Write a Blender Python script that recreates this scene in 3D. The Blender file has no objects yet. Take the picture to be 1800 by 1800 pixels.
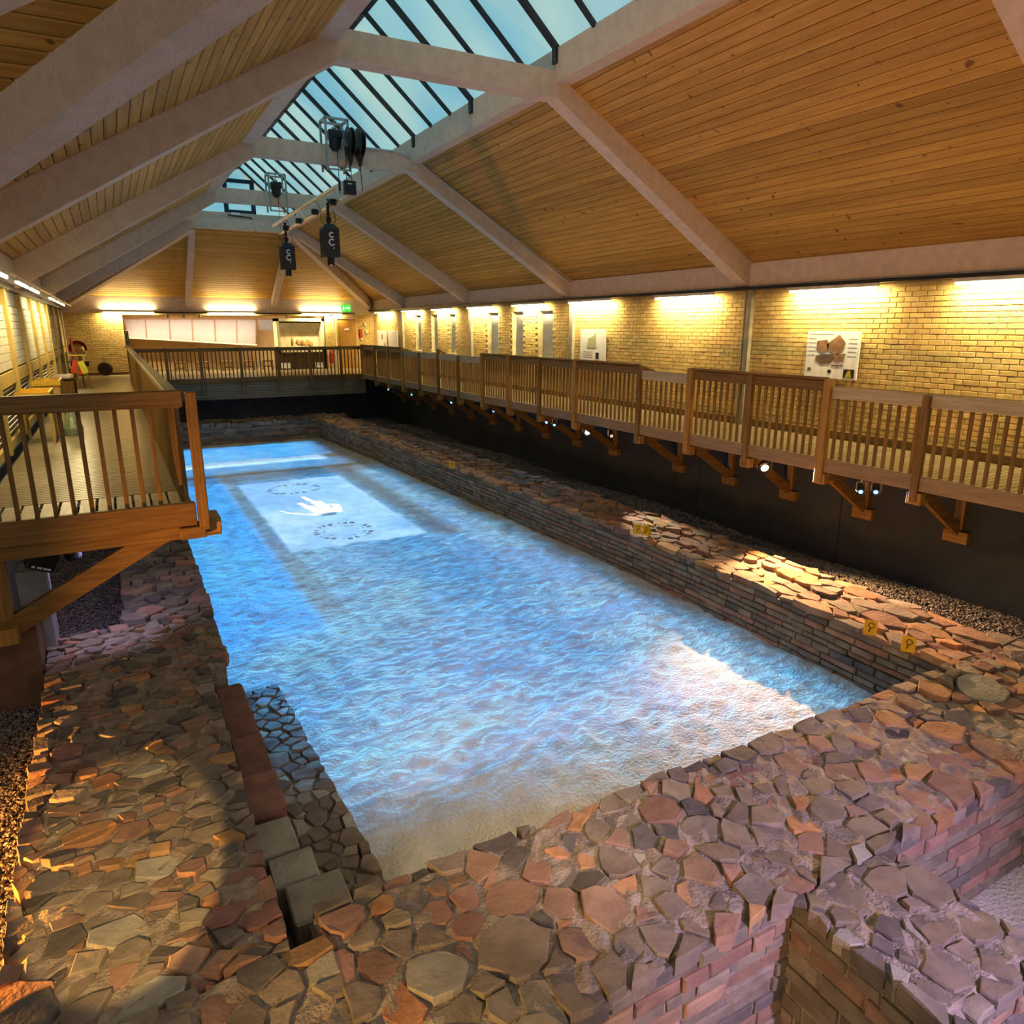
import bpy, bmesh, math, random
import numpy as np
from mathutils import Vector, Matrix
random.seed(7); rng = np.random.default_rng(7)
SC = bpy.context.scene
COL = SC.collection

# ------------------------------------------------------------------ camera, world, exposure
cam_d = bpy.data.cameras.new('camera'); cam = bpy.data.objects.new('camera', cam_d); COL.objects.link(cam)
SC.camera = cam
cam.matrix_world = Matrix(((0.88063, 0.11976, -0.45843, 0.0), (-0.47380, 0.22259, -0.85204, 0.0), (0.0, 0.96755, 0.25273, 1.77), (0, 0, 0, 1)))
_p = math.atan2(326, 1248); _cp, _sp = math.cos(_p), math.sin(_p)
_up = Vector((0, _cp, -_sp)); _y = Vector((-710, 326, 1248)); _y = (_y - _up * _y.dot(_up)).normalized()
_x = _y.cross(_up); _x = _x if _x[0] > 0 else -_x
cam.matrix_world = Matrix(((_x[0], _x[1], -_x[2], 0), (_y[0], _y[1], -_y[2], 0), (_up[0], _up[1], -_up[2], 1.77), (0, 0, 0, 1)))
cam_d.sensor_width = 36; cam_d.sensor_fit = 'HORIZONTAL'; cam_d.lens = 36 * 1248 / 1800
cam_d.clip_start = 0.05; cam_d.clip_end = 200

W = bpy.data.worlds.new('world'); SC.world = W; W.use_nodes = True
W.node_tree.nodes['Background'].inputs[0].default_value = (1.0, 0.86, 0.72, 1)
W.node_tree.nodes['Background'].inputs[1].default_value = 0.38
SC.view_settings.view_transform = 'Standard'; SC.view_settings.look = 'None'
SC.view_settings.exposure = 0.0; SC.view_settings.gamma = 1; SC.view_settings.use_curve_mapping = False
SC.cycles.max_bounces = 5; SC.cycles.diffuse_bounces = 3; SC.cycles.glossy_bounces = 2; SC.cycles.use_adaptive_sampling = True; SC.cycles.adaptive_threshold = 0.04; SC.cycles.use_denoising = True; SC.cycles.sample_clamp_indirect = 6.0

# light levels, all in one place
TUBE_RIGHT, TUBE_FAR, TUBE_LEFT = 95.0, 120.0, 38.0
SKY_PANE = 0.62
PROJ = 1.0
WARM = (1.0, 0.78, 0.37)

# ------------------------------------------------------------------ node helpers
class E:
    """tiny expression wrapper over Math nodes"""
    def __init__(s, nt, k): s.nt, s.k = nt, k
    def m(s, op, *a, clamp=False):
        n = s.nt.nodes.new('ShaderNodeMath'); n.operation = op; n.use_clamp = clamp
        for i, v in enumerate((s,) + a):
            if isinstance(v, E): s.nt.links.new(v.k, n.inputs[i])
            else: n.inputs[i].default_value = v
        return E(s.nt, n.outputs[0])
    def __add__(s, o): return s.m('ADD', o)
    def __radd__(s, o): return s.m('ADD', o)
    def __sub__(s, o): return s.m('SUBTRACT', o)
    def __rsub__(s, o): return (s * -1.0) + o
    def __mul__(s, o): return s.m('MULTIPLY', o)
    def __rmul__(s, o): return s.m('MULTIPLY', o)
    def __truediv__(s, o): return s.m('DIVIDE', o)
    def abs(s): return s.m('ABSOLUTE')
    def mx(s, o): return s.m('MAXIMUM', o)
    def mn(s, o): return s.m('MINIMUM', o)
    def sst(s, a, b):
        n = s.nt.nodes.new('ShaderNodeMapRange'); n.interpolation_type = 'SMOOTHSTEP'
        s.nt.links.new(s.k, n.inputs[0]); n.inputs[1].default_value = a; n.inputs[2].default_value = b
        return E(s.nt, n.outputs[0])

def xyz(nt, x, y, z=0.0):
    c = nt.nodes.new('ShaderNodeCombineXYZ')
    for i, v in enumerate((x, y, z)):
        if isinstance(v, E): nt.links.new(v.k, c.inputs[i])
        else: c.inputs[i].default_value = v
    return c.outputs[0]
def noise(nt, vec, scale, detail=3, rough=0.55, dist=0.0):
    n = nt.nodes.new('ShaderNodeTexNoise'); nt.links.new(vec, n.inputs['Vector'])
    n.inputs['Scale'].default_value = scale; n.inputs['Detail'].default_value = detail
    n.inputs['Roughness'].default_value = rough; n.inputs['Distortion'].default_value = dist
    return E(nt, n.outputs['Fac'])
def mixc(nt, f, a, b):
    n = nt.nodes.new('ShaderNodeMix'); n.data_type = 'RGBA'
    if isinstance(f, E): nt.links.new(f.k, n.inputs[0])
    else: n.inputs[0].default_value = f
    for i, v in ((6, a), (7, b)):
        if isinstance(v, (tuple, list)): n.inputs[i].default_value = (*v[:3], 1)
        else: nt.links.new(v, n.inputs[i])
    return n.outputs[2]

MATS = {}
def pmat(name, col, col2=None, rough=0.8, scale=5.0, stretch=(1, 1, 1), bump=0.0, bscale=60.0, rnd=0.0, metal=0.0, detail=4, spots=None, lo=0.35, hi=0.65, bdist=0.01, hue=0.0, knots=None):
    if name in MATS: return MATS[name]
    m = bpy.data.materials.new(name); m.use_nodes = True; nt = m.node_tree
    b = nt.nodes['Principled BSDF']; b.inputs['Roughness'].default_value = rough; b.inputs['Metallic'].default_value = metal
    b.inputs['Specular IOR Level'].default_value = 0.3
    tc = nt.nodes.new('ShaderNodeTexCoord'); oi = nt.nodes.new('ShaderNodeObjectInfo'); ge = nt.nodes.new('ShaderNodeNewGeometry')
    r = (E(nt, oi.outputs['Random']) + E(nt, ge.outputs['Random Per Island'])).m('FRACT')
    mp = nt.nodes.new('ShaderNodeMapping'); nt.links.new(tc.outputs['Object'], mp.inputs[0]); mp.inputs['Scale'].default_value = stretch
    off = nt.nodes.new('ShaderNodeVectorMath'); off.operation = 'ADD'
    nt.links.new(mp.outputs[0], off.inputs[0]); nt.links.new(xyz(nt, r * 31.0, r * 17.0, r * 23.0), off.inputs[1])
    v = off.outputs[0]
    c2 = col2 or tuple(c * 0.75 for c in col)
    c = mixc(nt, noise(nt, v, scale, detail).sst(lo, hi), col, c2)
    if knots:
        ko = nt.nodes.new('ShaderNodeVectorMath'); ko.operation = 'ADD'; nt.links.new(tc.outputs['Object'], ko.inputs[0]); nt.links.new(xyz(nt, r * 31.0, r * 57.0, r * 23.0), ko.inputs[1])
        c = mixc(nt, noise(nt, ko.outputs[0], 7.5, 1).sst(.69, .76), c, knots)
    if spots: c = mixc(nt, noise(nt, v, spots[1], 2).sst(spots[2], spots[2] + 0.05), c, spots[0])
    if rnd or hue:
        h = nt.nodes.new('ShaderNodeHueSaturation'); nt.links.new(c, h.inputs['Color'])
        nt.links.new((r * (2 * rnd) + (1 - rnd)).k, h.inputs['Value'])
        if hue: nt.links.new(((r * 7.31).m('FRACT') * (2 * hue) + (0.5 - hue)).k, h.inputs['Hue'])
        c = h.outputs[0]
    nt.links.new(c, b.inputs['Base Color'])
    if bump:
        bn = nt.nodes.new('ShaderNodeBump'); bn.inputs['Strength'].default_value = bump; bn.inputs['Distance'].default_value = bdist
        nt.links.new(noise(nt, v, bscale, 4).k, bn.inputs['Height']); nt.links.new(bn.outputs[0], b.inputs['Normal'])
    MATS[name] = m; return m
def emat(name, col, strength, base=None):
    if name in MATS: return MATS[name]
    m = bpy.data.materials.new(name); m.use_nodes = True; b = m.node_tree.nodes['Principled BSDF']
    b.inputs['Base Color'].default_value = (*(base or col), 1); b.inputs['Emission Color'].default_value = (*col, 1)
    b.inputs['Emission Strength'].default_value = strength; m.cycles.emission_sampling = 'NONE'; MATS[name] = m; return m

# ------------------------------------------------------------------ mesh helpers
class MB:
    def __init__(s): s.v, s.f, s.mi = [], [], []
    def add(s, vs, fs, mi=0):
        o = len(s.v); s.v += [tuple(v) for v in vs]
        for f in fs: s.f.append([o + i for i in f]); s.mi.append(mi)
        return s
    def box(s, x0, x1, y0, y1, z0, z1, mi=0):
        return s.add([(x0,y0,z0),(x1,y0,z0),(x1,y1,z0),(x0,y1,z0),(x0,y0,z1),(x1,y0,z1),(x1,y1,z1),(x0,y1,z1)],
                     [(0,3,2,1),(4,5,6,7),(0,1,5,4),(1,2,6,5),(2,3,7,6),(3,0,4,7)], mi)
    def bev(s, x0, x1, y0, y1, z0, z1, b=0.006, mi=0):
        """box with chamfered edges (three stacked rings each way)"""
        bm = bmesh.new(); bmesh.ops.create_cube(bm, size=1)
        for v in bm.verts: v.co = ((x0+x1)/2 + v.co.x*(x1-x0), (y0+y1)/2 + v.co.y*(y1-y0), (z0+z1)/2 + v.co.z*(z1-z0))
        bmesh.ops.bevel(bm, geom=bm.edges[:], offset=min(b, (x1-x0)*.4, (y1-y0)*.4, (z1-z0)*.4), segments=1, affect='EDGES')
        bm.verts.index_update(); s.add([v.co for v in bm.verts], [[v.index for v in f.verts] for f in bm.faces], mi); bm.free(); return s
    def bar(s, a, b, w, h, up=(0, 0, 1), mi=0):
        """rectangular bar from a to b, w wide and h deep (along up)"""
        a, b = Vector(a), Vector(b); d = (b - a).normalized(); u = Vector(up); si = d.cross(u).normalized(); u = si.cross(d).normalized()
        vs = [p + si*(sx*w/2) + u*(sz*h/2) for p in (a, b) for sx, sz in ((-1,-1),(1,-1),(1,1),(-1,1))]
        return s.add(vs, [(0,1,2,3),(7,6,5,4),(0,4,5,1),(1,5,6,2),(2,6,7,3),(3,7,4,0)], mi)
    def tube(s, pts, r, n=8, mi=0, cap=True):
        pts = [Vector(p) for p in pts]; rings = []
        rs = r if isinstance(r, (list, tuple)) else [r]*len(pts)
        for i, p in enumerate(pts):
            d = (pts[min(i+1, len(pts)-1)] - pts[max(i-1, 0)]).normalized()
            a = d.orthogonal().normalized() if i == 0 else (pa - d * pa.dot(d)).normalized()
            pa = a; c = d.cross(a)
            rings.append([p + (a*math.cos(t) + c*math.sin(t))*rs[i] for t in [2*math.pi*k/n for k in range(n)]])
        fs = [(i*n+k, i*n+(k+1) % n, (i+1)*n+(k+1) % n, (i+1)*n+k) for i in range(len(pts)-1) for k in range(n)]
        if cap: fs += [tuple(range(n))[::-1], tuple((len(pts)-1)*n + k for k in range(n))]
        return s.add([v for R in rings for v in R], fs, mi)
    def lathe(s, prof, c=(0, 0, 0), n=16, axis=(0, 0, 1), mi=0):
        q = Vector((0, 0, 1)).rotation_difference(Vector(axis)); c = Vector(c)
        vs = [c + q @ Vector((r*math.cos(2*math.pi*k/n), r*math.sin(2*math.pi*k/n), z)) for r, z in prof for k in range(n)]
        m = len(prof)
        fs = [(i*n+k, i*n+(k+1) % n, (i+1)*n+(k+1) % n, (i+1)*n+k) for i in range(m-1) for k in range(n)]
        fs += [tuple(range(n))[::-1], tuple((m-1)*n+k for k in range(n))]
        return s.add(vs, fs, mi)
    def prism(s, poly, y0, y1, mi=0):
        """polygon in XZ extruded along Y"""
        n = len(poly)
        return s.add([(x, y0, z) for x, z in poly] + [(x, y1, z) for x, z in poly],
                     [tuple(range(n)), tuple(range(2*n-1, n-1, -1))] + [(i, n+i, n+(i+1) % n, (i+1) % n) for i in range(n)], mi)
    def mesh(s, name, mats):
        me = bpy.data.meshes.new(name); me.from_pydata(s.v, [], s.f)
        for m in (mats if isinstance(mats, (list, tuple)) else [mats]): me.materials.append(m)
        if any(s.mi): me.polygons.foreach_set('material_index', s.mi)
        return me
    def build(s, name, mats, parent=None, loc=None, **props):
        return obj(name, s.mesh(name, mats), parent, loc, **props)

def obj(name, me, parent=None, loc=None, rot=None, **props):
    o = bpy.data.objects.new(name, me); COL.objects.link(o)
    if parent is not None: o.parent = parent
    if loc is not None: o.location = loc
    if rot is not None: o.rotation_euler = rot
    for k, v in props.items(): o[k] = v
    return o
def empty(name, loc=(0, 0, 0), rot=None, **props): return obj(name, None, None, loc, rot, **props)
def thing(name, label, cat, loc=(0, 0, 0), rot=None, group=None):
    o = empty(name, loc, rot, label=label, category=cat)
    if group: o['group'] = group
    return o
def struct(name, label=None, loc=(0, 0, 0)):
    o = empty(name, loc, kind='structure')
    if label: o['label'] = label
    return o
def area(name, parent, loc, rot, sx, sy, power, col):
    d = bpy.data.lights.new(name, 'AREA'); d.shape = 'RECTANGLE'; d.size = sx; d.size_y = sy; d.energy = power; d.color = col
    o = obj(name, d, parent, loc, rot); return o
def aim(d): return Vector(d).to_track_quat('-Z', 'Y').to_euler()

# ------------------------------------------------------------------ materials
M_frame = pmat('painted_render', (0.68, 0.55, 0.455), (0.60, 0.485, 0.40), 0.9, 7, bump=1.0, bscale=42, bdist=0.02)
M_pine = pmat('pine_boards', (0.47, 0.27, 0.065), (0.37, 0.20, 0.042), 0.5, 2.0, stretch=(9, 0.5, 9), rnd=0.17, knots=(0.17, 0.07, 0.02))
M_pine_x = pmat('pine_boards_cross', (0.47, 0.27, 0.065), (0.37, 0.20, 0.042), 0.5, 2.0, stretch=(0.5, 9, 9), rnd=0.17, knots=(0.17, 0.07, 0.02))
M_gap = pmat('dark_gap', (0.02, 0.012, 0.007))
M_brick = pmat('buff_brick', (0.60, 0.44, 0.175), (0.50, 0.35, 0.12), 0.9, 9, rnd=0.13, bump=0.3, bscale=90, hue=0.008)
M_mortar = pmat('buff_mortar', (0.44, 0.325, 0.14), rough=0.95)
M_woodz = pmat('stained_wood_upright', (0.20, 0.112, 0.027), (0.13, 0.068, 0.017), 0.5, 3, stretch=(12, 12, 0.8), rnd=0.16)
M_woody = pmat('stained_wood_long', (0.20, 0.112, 0.027), (0.13, 0.068, 0.017), 0.5, 3, stretch=(12, 0.7, 12), rnd=0.12)
M_woodx = pmat('stained_wood_cross', (0.20, 0.112, 0.027), (0.13, 0.068, 0.017), 0.5, 3, stretch=(0.7, 12, 12), rnd=0.12)
M_pale = pmat('weathered_pale_wood', (0.40, 0.33, 0.21), (0.31, 0.25, 0.15), 0.6, 3, stretch=(12, 0.7, 12), rnd=0.1)
M_deck = pmat('deck_boards_cross', (0.26, 0.205, 0.115), (0.18, 0.14, 0.08), 0.28, 3, stretch=(0.8, 14, 14), rnd=0.14)
M_decky = pmat('deck_boards_long', (0.46, 0.38, 0.25), (0.35, 0.28, 0.18), 0.35, 3, stretch=(14, 0.8, 14), rnd=0.12)
M_black = pmat('black_paint', (0.012, 0.012, 0.014), (0.02, 0.02, 0.022), 0.4)
M_dark = pmat('dark_pit_board', (0.028, 0.035, 0.05), (0.022, 0.028, 0.042), 0.85, 2)
M_steel = pmat('galvanised_steel', (0.32, 0.34, 0.35), (0.25, 0.27, 0.28), 0.4, 12, metal=0.6)
M_alu = pmat('bare_aluminium', (0.70, 0.64, 0.52), (0.60, 0.55, 0.46), 0.28, 20, metal=0.9)
M_white = pmat('white_card', (0.78, 0.78, 0.78), (0.74, 0.74, 0.75), 0.5)
M_blind = pmat('grey_blind', (0.50, 0.52, 0.55), (0.45, 0.47, 0.50), 0.6)
M_glassbar = pmat('glazing_bar_paint', (0.018, 0.018, 0.022), (0.03, 0.03, 0.035), 0.5)
STONE = {
 'g': pmat('grey_sandstone', (0.248, 0.196, 0.144), (0.174, 0.135, 0.100), 0.9, 5, bump=0.6, bscale=26, rnd=0.2, hue=0.012, bdist=0.015),
 'r': pmat('red_sandstone', (0.335, 0.196, 0.131), (0.244, 0.139, 0.096), 0.9, 5, bump=0.6, bscale=26, rnd=0.2, hue=0.012, bdist=0.015),
 'o': pmat('orange_sandstone', (0.435, 0.231, 0.109), (0.322, 0.161, 0.074), 0.9, 5, bump=0.6, bscale=26, rnd=0.15, hue=0.012, bdist=0.015),
 'p': pmat('pale_limestone', (0.400, 0.361, 0.287), (0.313, 0.278, 0.217), 0.9, 5, bump=0.6, bscale=26, rnd=0.15, bdist=0.015),
 'd': pmat('dark_slate', (0.152, 0.126, 0.109), (0.104, 0.087, 0.078), 0.85, 5, bump=0.6, bscale=26, rnd=0.2, bdist=0.015),
 'R': pmat('maroon_sandstone', (0.270, 0.131, 0.104), (0.191, 0.096, 0.078), 0.9, 5, bump=0.5, bscale=26, rnd=0.15, bdist=0.015),
}
SK = list(STONE); SM = [STONE[k] for k in SK]
M_lime = pmat('lime_mortar', (0.37, 0.295, 0.225), (0.24, 0.185, 0.14), 0.95, 12, bump=0.9, bscale=50, bdist=0.02)
M_sand = pmat('pale_sand', (0.60, 0.565, 0.50), (0.52, 0.48, 0.41), 0.95, 3, bump=1.0, bscale=28, bdist=0.03)
M_peb = pmat('dark_gravel', (0.23, 0.195, 0.17), (0.125, 0.105, 0.095), 0.75, 30, rnd=0.6)

# ------------------------------------------------------------------ layout numbers (metres; deck level is z = 0)
XL, XR, YF, XC = -1.4, 10.25, 31.2, 4.43
FRAMES = [3.8, 9.6, 15.35, 21.2, 27.0]
ZS = -2.2                                    # sand level
def xin(y): return float(np.interp(y, [2, 4.4, 9, 12.7, 19, 26.4], [7.0, 7.0, 7.12, 6.98, 6.76, 6.35]))   # inner face of the long wall by the dark pit board

# ------------------------------------------------------------------ roof frames
POLY = [(-1.45, 2.80), (2.83, 5.28), (6.07, 5.28), (10.33, 2.80), (10.33, 2.42), (10.18, 2.42), (6.02, 4.94), (2.88, 4.94), (-1.28, 2.42), (-1.45, 2.42)]
WORDS = ['right behind the nearest visible ceiling bay, only its corner in view', 'nearest complete one, spanning in front of the skylight',
         'second complete one, carrying the big cable reels', 'third complete one, carrying the smaller hoist', 'last one, at the hipped far end']
for i, y in enumerate(FRAMES):
    fr = thing('roof_frame', 'pale rendered concrete roof frame, ' + WORDS[i], 'roof frame', (0, y, 0), group='concrete roof frames'); fr['kind'] = 'structure'
    L = MB(); L.prism([POLY[0], POLY[1], (2.86, 5.1), POLY[7], POLY[8], POLY[9]], 0, 0.28); L.build('rafter', M_frame, fr)
    L = MB(); L.prism([POLY[1], POLY[2], (6.05, 5.1), POLY[6], POLY[7], (2.86, 5.1)], 0.001, 0.279); L.build('collar_beam', M_frame, fr)
    L = MB(); L.prism([POLY[2], POLY[3], POLY[4], POLY[5], POLY[6], (6.05, 5.1)], 0, 0.28); L.build('rafter', M_frame, fr)
    if i == 2:
        c = MB(); c.tube([(4.9, -0.03, 5.29), (5.7, -0.03, 5.29), (6.07, -0.03, 5.2), (8.1, -0.03, 3.98), (10.05, -0.03, 2.8)], 0.018, 6); c.build('conduit', M_blind, fr)
vr = MB(); vr.bar((-1.55, 8.25, 2.62), (2.95, 3.75, 5.12), 0.30, 0.38); o = vr.build('valley_rafter', M_frame); o['kind'] = 'structure'
o['label'] = 'pale rendered valley rafter slanting across the upper corner nearest the camera'; o['category'] = 'roof frame'
for sx, nm in ((-1, 'hip rafter running down to the corner above the helmet shelf'), (1, 'hip rafter running down to the corner above the green exit sign')):
    h = MB(); h.bar((XC + sx*1.6, 27.1, 5.02), (XC + sx*5.75, 31.15, 2.58), 0.24, 0.34); o = h.build('hip_rafter', M_frame, kind='structure', label='pale rendered ' + nm, category='roof frame')
    h = MB(); h.bar((XC + sx*1.6, 27.2, 4.98), (XC + sx*1.6, 31.15, 2.62), 0.2, 0.26); h.build('jack_rafter', M_frame, kind='structure', category='roof frame',
        label='narrow pale rafter on the hipped end slope, ' + ('above the wide exhibit opening' if sx < 0 else 'beside the hanging projectors'))
t = MB(); t.box(10.12, 10.5, -2.5, YF, 2.45, 2.86); t.box(10.0, 10.3, -2.5, YF, 2.40, 2.45, 1); t.build('trim_1', [M_frame, M_black], kind='structure', label='rendered ring beam along the top of the long brick wall')
t = MB(); t.box(-1.7, -1.3, 8.1, YF, 2.45, 2.86); t.box(-1.6, -1.34, 8.1, YF, 2.36, 2.45, 1); t.build('trim_2', [M_frame, M_black], kind='structure', label='rendered ring beam above the blinds on the window wall')
t = MB(); t.box(-1.4, 10.3, 31.08, 31.5, 2.26, 2.86); t.build('trim_3', M_frame, kind='structure', label='rendered ring beam across the far end wall')
t = MB(); t.box(-9, -1.4, 8.05, 8.5, 2.42, 2.86); t.build('trim_4', M_frame, kind='structure', label='rendered ring beam along the side wing wall')
for x0, nm in ((6.0, 'trim_5'), (2.55, 'trim_6')):
    t = MB(); t.box(x0, x0 + 0.32, (-2.5 if x0 > 4 else 4.2), 27.3, 5.12, 5.56); t.build(nm, M_frame, kind='structure', label='rendered kerb beam under the ' + ('visible slope' if x0 > 4 else 'hidden slope') + ' of the skylight')
t = MB(); t.box(2.55, 6.32, 27.2, 27.5, 5.05, 5.5); t.build('trim_7', M_frame, kind='structure', label='rendered kerb beam under the far skylight gable')

# ------------------------------------------------------------------ pine ceilings, board by board
A_R = math.atan2(2.42, 4.2)
NB = 34; PITCH = math.hypot(4.2, 2.42) / NB
def board_mesh(name, length, axis, mat):
    b = MB(); w = PITCH * 0.93; c = 0.013
    prof = [(-w/2, 0.012), (-w/2, -0.004), (-w/2 + c, -0.01), (w/2 - c, -0.01), (w/2, -0.004), (w/2, 0.012)]
    if axis == 'y': b.prism(prof, -length/2, length/2)
    else:
        b.prism(prof, -length/2, length/2); b.v = [(y, x, z) for x, y, z in b.v]; b.f = [f[::-1] for f in b.f]
    return b.mesh(name, mat)
def slope_pt(side, k):
    s = (k + 0.5) / NB
    return (XC + side * (5.85 - 4.2*s - 0.02), 2.80 + 2.42*s + 0.012)
cR = struct('ceiling_right', 'honey pine boarded roof slope above the long brick wall')
cL = struct('ceiling_left', 'honey pine boarded roof slope above the window wall')
bay = {L: board_mesh('ceiling_board', L, 'y', M_pine) for L in (5.52, 5.47, 5.57)}
stuffR, stuffL = MB(), MB()
def slat_into(mb, side, k, y0, y1):
    x, z = slope_pt(side, k); a = side * A_R; w = PITCH*0.465; ca, sa = math.cos(a), math.sin(a)
    P = lambda u, h, y: (x + u*ca + h*sa, y, z - u*sa + h*ca)
    mb.add([P(-w, -.01, y0), P(w, -.01, y0), P(w, -.01, y1), P(-w, -.01, y1), P(-w, .012, y0), P(w, .012, y0), P(w, .012, y1), P(-w, .012, y1)],
           [(0,3,2,1),(4,5,6,7),(0,1,5,4),(1,2,6,5),(2,3,7,6),(3,0,4,7)])
for k in range(NB):
    for side, par, st in ((1, cR, stuffR), (-1, cL, stuffL)):
        x, z = slope_pt(side, k); rot = (0, side * A_R, 0)
        for bi, (y0, y1) in enumerate(((-2.5, 3.8), (3.8, 9.6), (9.6, 15.35), (15.35, 21.2), (21.2, 27.3))):
            if bi == 0:
                if side > 0: slat_into(st, 1, k, -2.5, 3.7)
                continue
            if bi == 4: slat_into(st, side, k, y0 + 0.28, 27.05 + 4.1*(1 - (k + .5)/NB)); continue
            ya = y0 + 0.28
            if bi == 1 and side < 0:
                ya = max(ya, 8.1 - (x + 1.4)); 
                if ya > y1 - 0.1: continue
                obj('ceiling_board', board_mesh('ceiling_board', y1 - ya, 'y', M_pine), par, (x, (ya + y1)/2, z), rot); continue
            obj('ceiling_board', bay[min(bay, key=lambda q: abs(q - (y1 - ya)))], par, (x, (ya + y1)/2, z), rot)
stuffR.build('ceiling_boards', M_pine, cR, kind='stuff'); stuffL.build('ceiling_boards', M_pine, cL, kind='stuff')
def quad(mb, a, b, c, d): mb.add([a, b, c, d], [(0, 1, 2, 3)])
bk = MB(); quad(bk, (10.5, -2.5, 2.70), (10.5, 27.2, 2.70), (6.1, 27.2, 5.30), (6.1, -2.5, 5.30)); bk.add([(10.5, 27.2, 2.70), (10.5, 31.5, 2.70), (6.1, 27.2, 5.30)], [(0, 1, 2)]); bk.build('backing', M_gap, cR)
bk = MB(); quad(bk, (-1.6, 8.1, 2.72), (-1.6, 27.2, 2.72), (2.75, 27.2, 5.30), (2.75, 3.8, 5.30)); bk.add([(-1.6, 27.2, 2.72), (-1.6, 31.5, 2.72), (2.75, 27.2, 5.30)], [(0, 1, 2)]); bk.build('backing', M_gap, cL)
cW = struct('ceiling_wing', 'honey pine boarded roof slope of the side wing, in the upper corner nearest the camera')
for k in range(NB):
    s = (k + 0.5)/NB; y = 8.1 - 4.2*s; z = 2.80 + 2.42*s + 0.012; xe = -1.4 + 4.2*s - 0.02; x0 = -8.6
    obj('ceiling_board', board_mesh('ceiling_board', xe - x0, 'x', M_pine_x), cW, ((xe + x0)/2, y, z), (-A_R, 0, 0))
bk = MB(); quad(bk, (-8.6, 8.3, 2.72), (-1.5, 8.3, 2.72), (2.85, 3.85, 5.30), (-8.6, 3.85, 5.30)); bk.build('backing', M_gap, cW)
cF = struct('ceiling_far', 'honey pine boarded hip slope at the far end of the hall')
hb = MB()
for k in range(NB):
    s = (k + 0.5)/NB; y = 31.2 - 4.1*s; z = 2.80 + 2.42*s; hw = 5.85 - 4.2*s
    hb.bar((XC - hw, y, z), (XC + hw, y, z), 0.128, 0.02, up=(0, 0.5, 0.86))
hb.build('ceiling_boards', M_pine_x, cF, kind='stuff')
bk = MB(); quad(bk, (-1.5, 31.3, 2.78), (10.4, 31.3, 2.78), (6.1, 27.1, 5.27), (2.8, 27.1, 5.27)); bk.build('backing', M_gap, cF)

# ------------------------------------------------------------------ skylight
M_pane = bpy.data.materials.new('daylit_opal_pane'); M_pane.use_nodes = True
nt = M_pane.node_tree; bs = nt.nodes['Principled BSDF']; bs.inputs['Base Color'].default_value = (0.35, 0.5, 0.52, 1); bs.inputs['Roughness'].default_value = 0.35
ge = nt.nodes.new('ShaderNodeNewGeometry')
nt.links.new(mixc(nt, noise(nt, ge.outputs['Position'], 0.35, 2).sst(0.35, 0.65), (0.20, 0.56, 0.70), (0.50, 0.80, 0.74)), bs.inputs['Emission Color'])
bs.inputs['Emission Strength'].default_value = SKY_PANE
sk = struct('window_1', 'long ridge skylight of opal panes between dark glazing bars')
YB = [9.61 + (j - 13) * 0.915 for j in range(13 + 20)]
rise = 6.98 - 5.57; run = 6.03 - XC
pm = {}
for side in (1, -1):
    for j, y in enumerate(YB):
        y2 = y + 0.915
        p = MB(); p.add([(XC + side*run, y + .03, 5.57), (XC + side*run, y2 - .03, 5.57), (XC, y2 - .03, 6.98), (XC, y + .03, 6.98),
                         (XC + side*run, y + .03, 5.59), (XC + side*run, y2 - .03, 5.59), (XC, y2 - .03, 7.0), (XC, y + .03, 7.0)],
                        [(0,1,2,3),(7,6,5,4),(0,4,5,1),(1,5,6,2),(2,6,7,3),(3,7,4,0)])
        if y2 < 27.6: p.build('pane', M_pane, sk)
        thick = (j - 13) % 3 == 0
        b = MB(); b.bar((XC + side*(run + .02), y, 5.545), (XC, y, 6.955), 0.11 if thick else 0.065, 0.09, up=(0, 0, 1))
        if thick: b.box(XC + side*(run - .04) - .03, XC + side*(run - .04) + .03, y - .05, y + .05, 5.36, 5.58)
        b.build('glazing_bar', M_glassbar, sk)
b = MB(); b.box(XC - .06, XC + .06, -2.3, 27.4, 6.9, 7.0); b.build('ridge_bar', M_glassbar, sk)
w2 = struct('window_2', 'triangular opal gable of the skylight with a dark-framed hatch')
g = MB(); g.prism([(XC - run, 5.52), (XC + run, 5.52), (XC, 6.97)], 27.30, 27.32); g.build('pane', M_pane, w2)
g = MB()
for a in ((3.92, 4.06, 5.5, 6.58), (4.80, 4.94, 5.5, 6.58), (4.06, 4.80, 6.46, 6.58), (4.06, 4.80, 5.5, 5.60)): g.box(a[0], a[1], 27.22, 27.29, a[2], a[3])
g.build('hatch_frame', pmat('navy_frame', (0.012, 0.03, 0.055), rough=0.5), w2)
g = MB(); g.bev(4.1, 4.4, 27.1, 27.2, 5.42, 5.5, .01); o = g.build('batten_light', M_white); o['label'] = 'small white fitting under the dark hatch of the gable'; o['category'] = 'light'
g = MB(); g.tube([(4.0, 27.15, 5.42), (4.75, 27.15, 5.37), (4.82, 27.13, 5.2), (4.84, 27.1, 4.9)], 0.02, 6); g.build('cable', M_black, label='dark cable looping down the far kerb beam below the hatch', category='cable')

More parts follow.
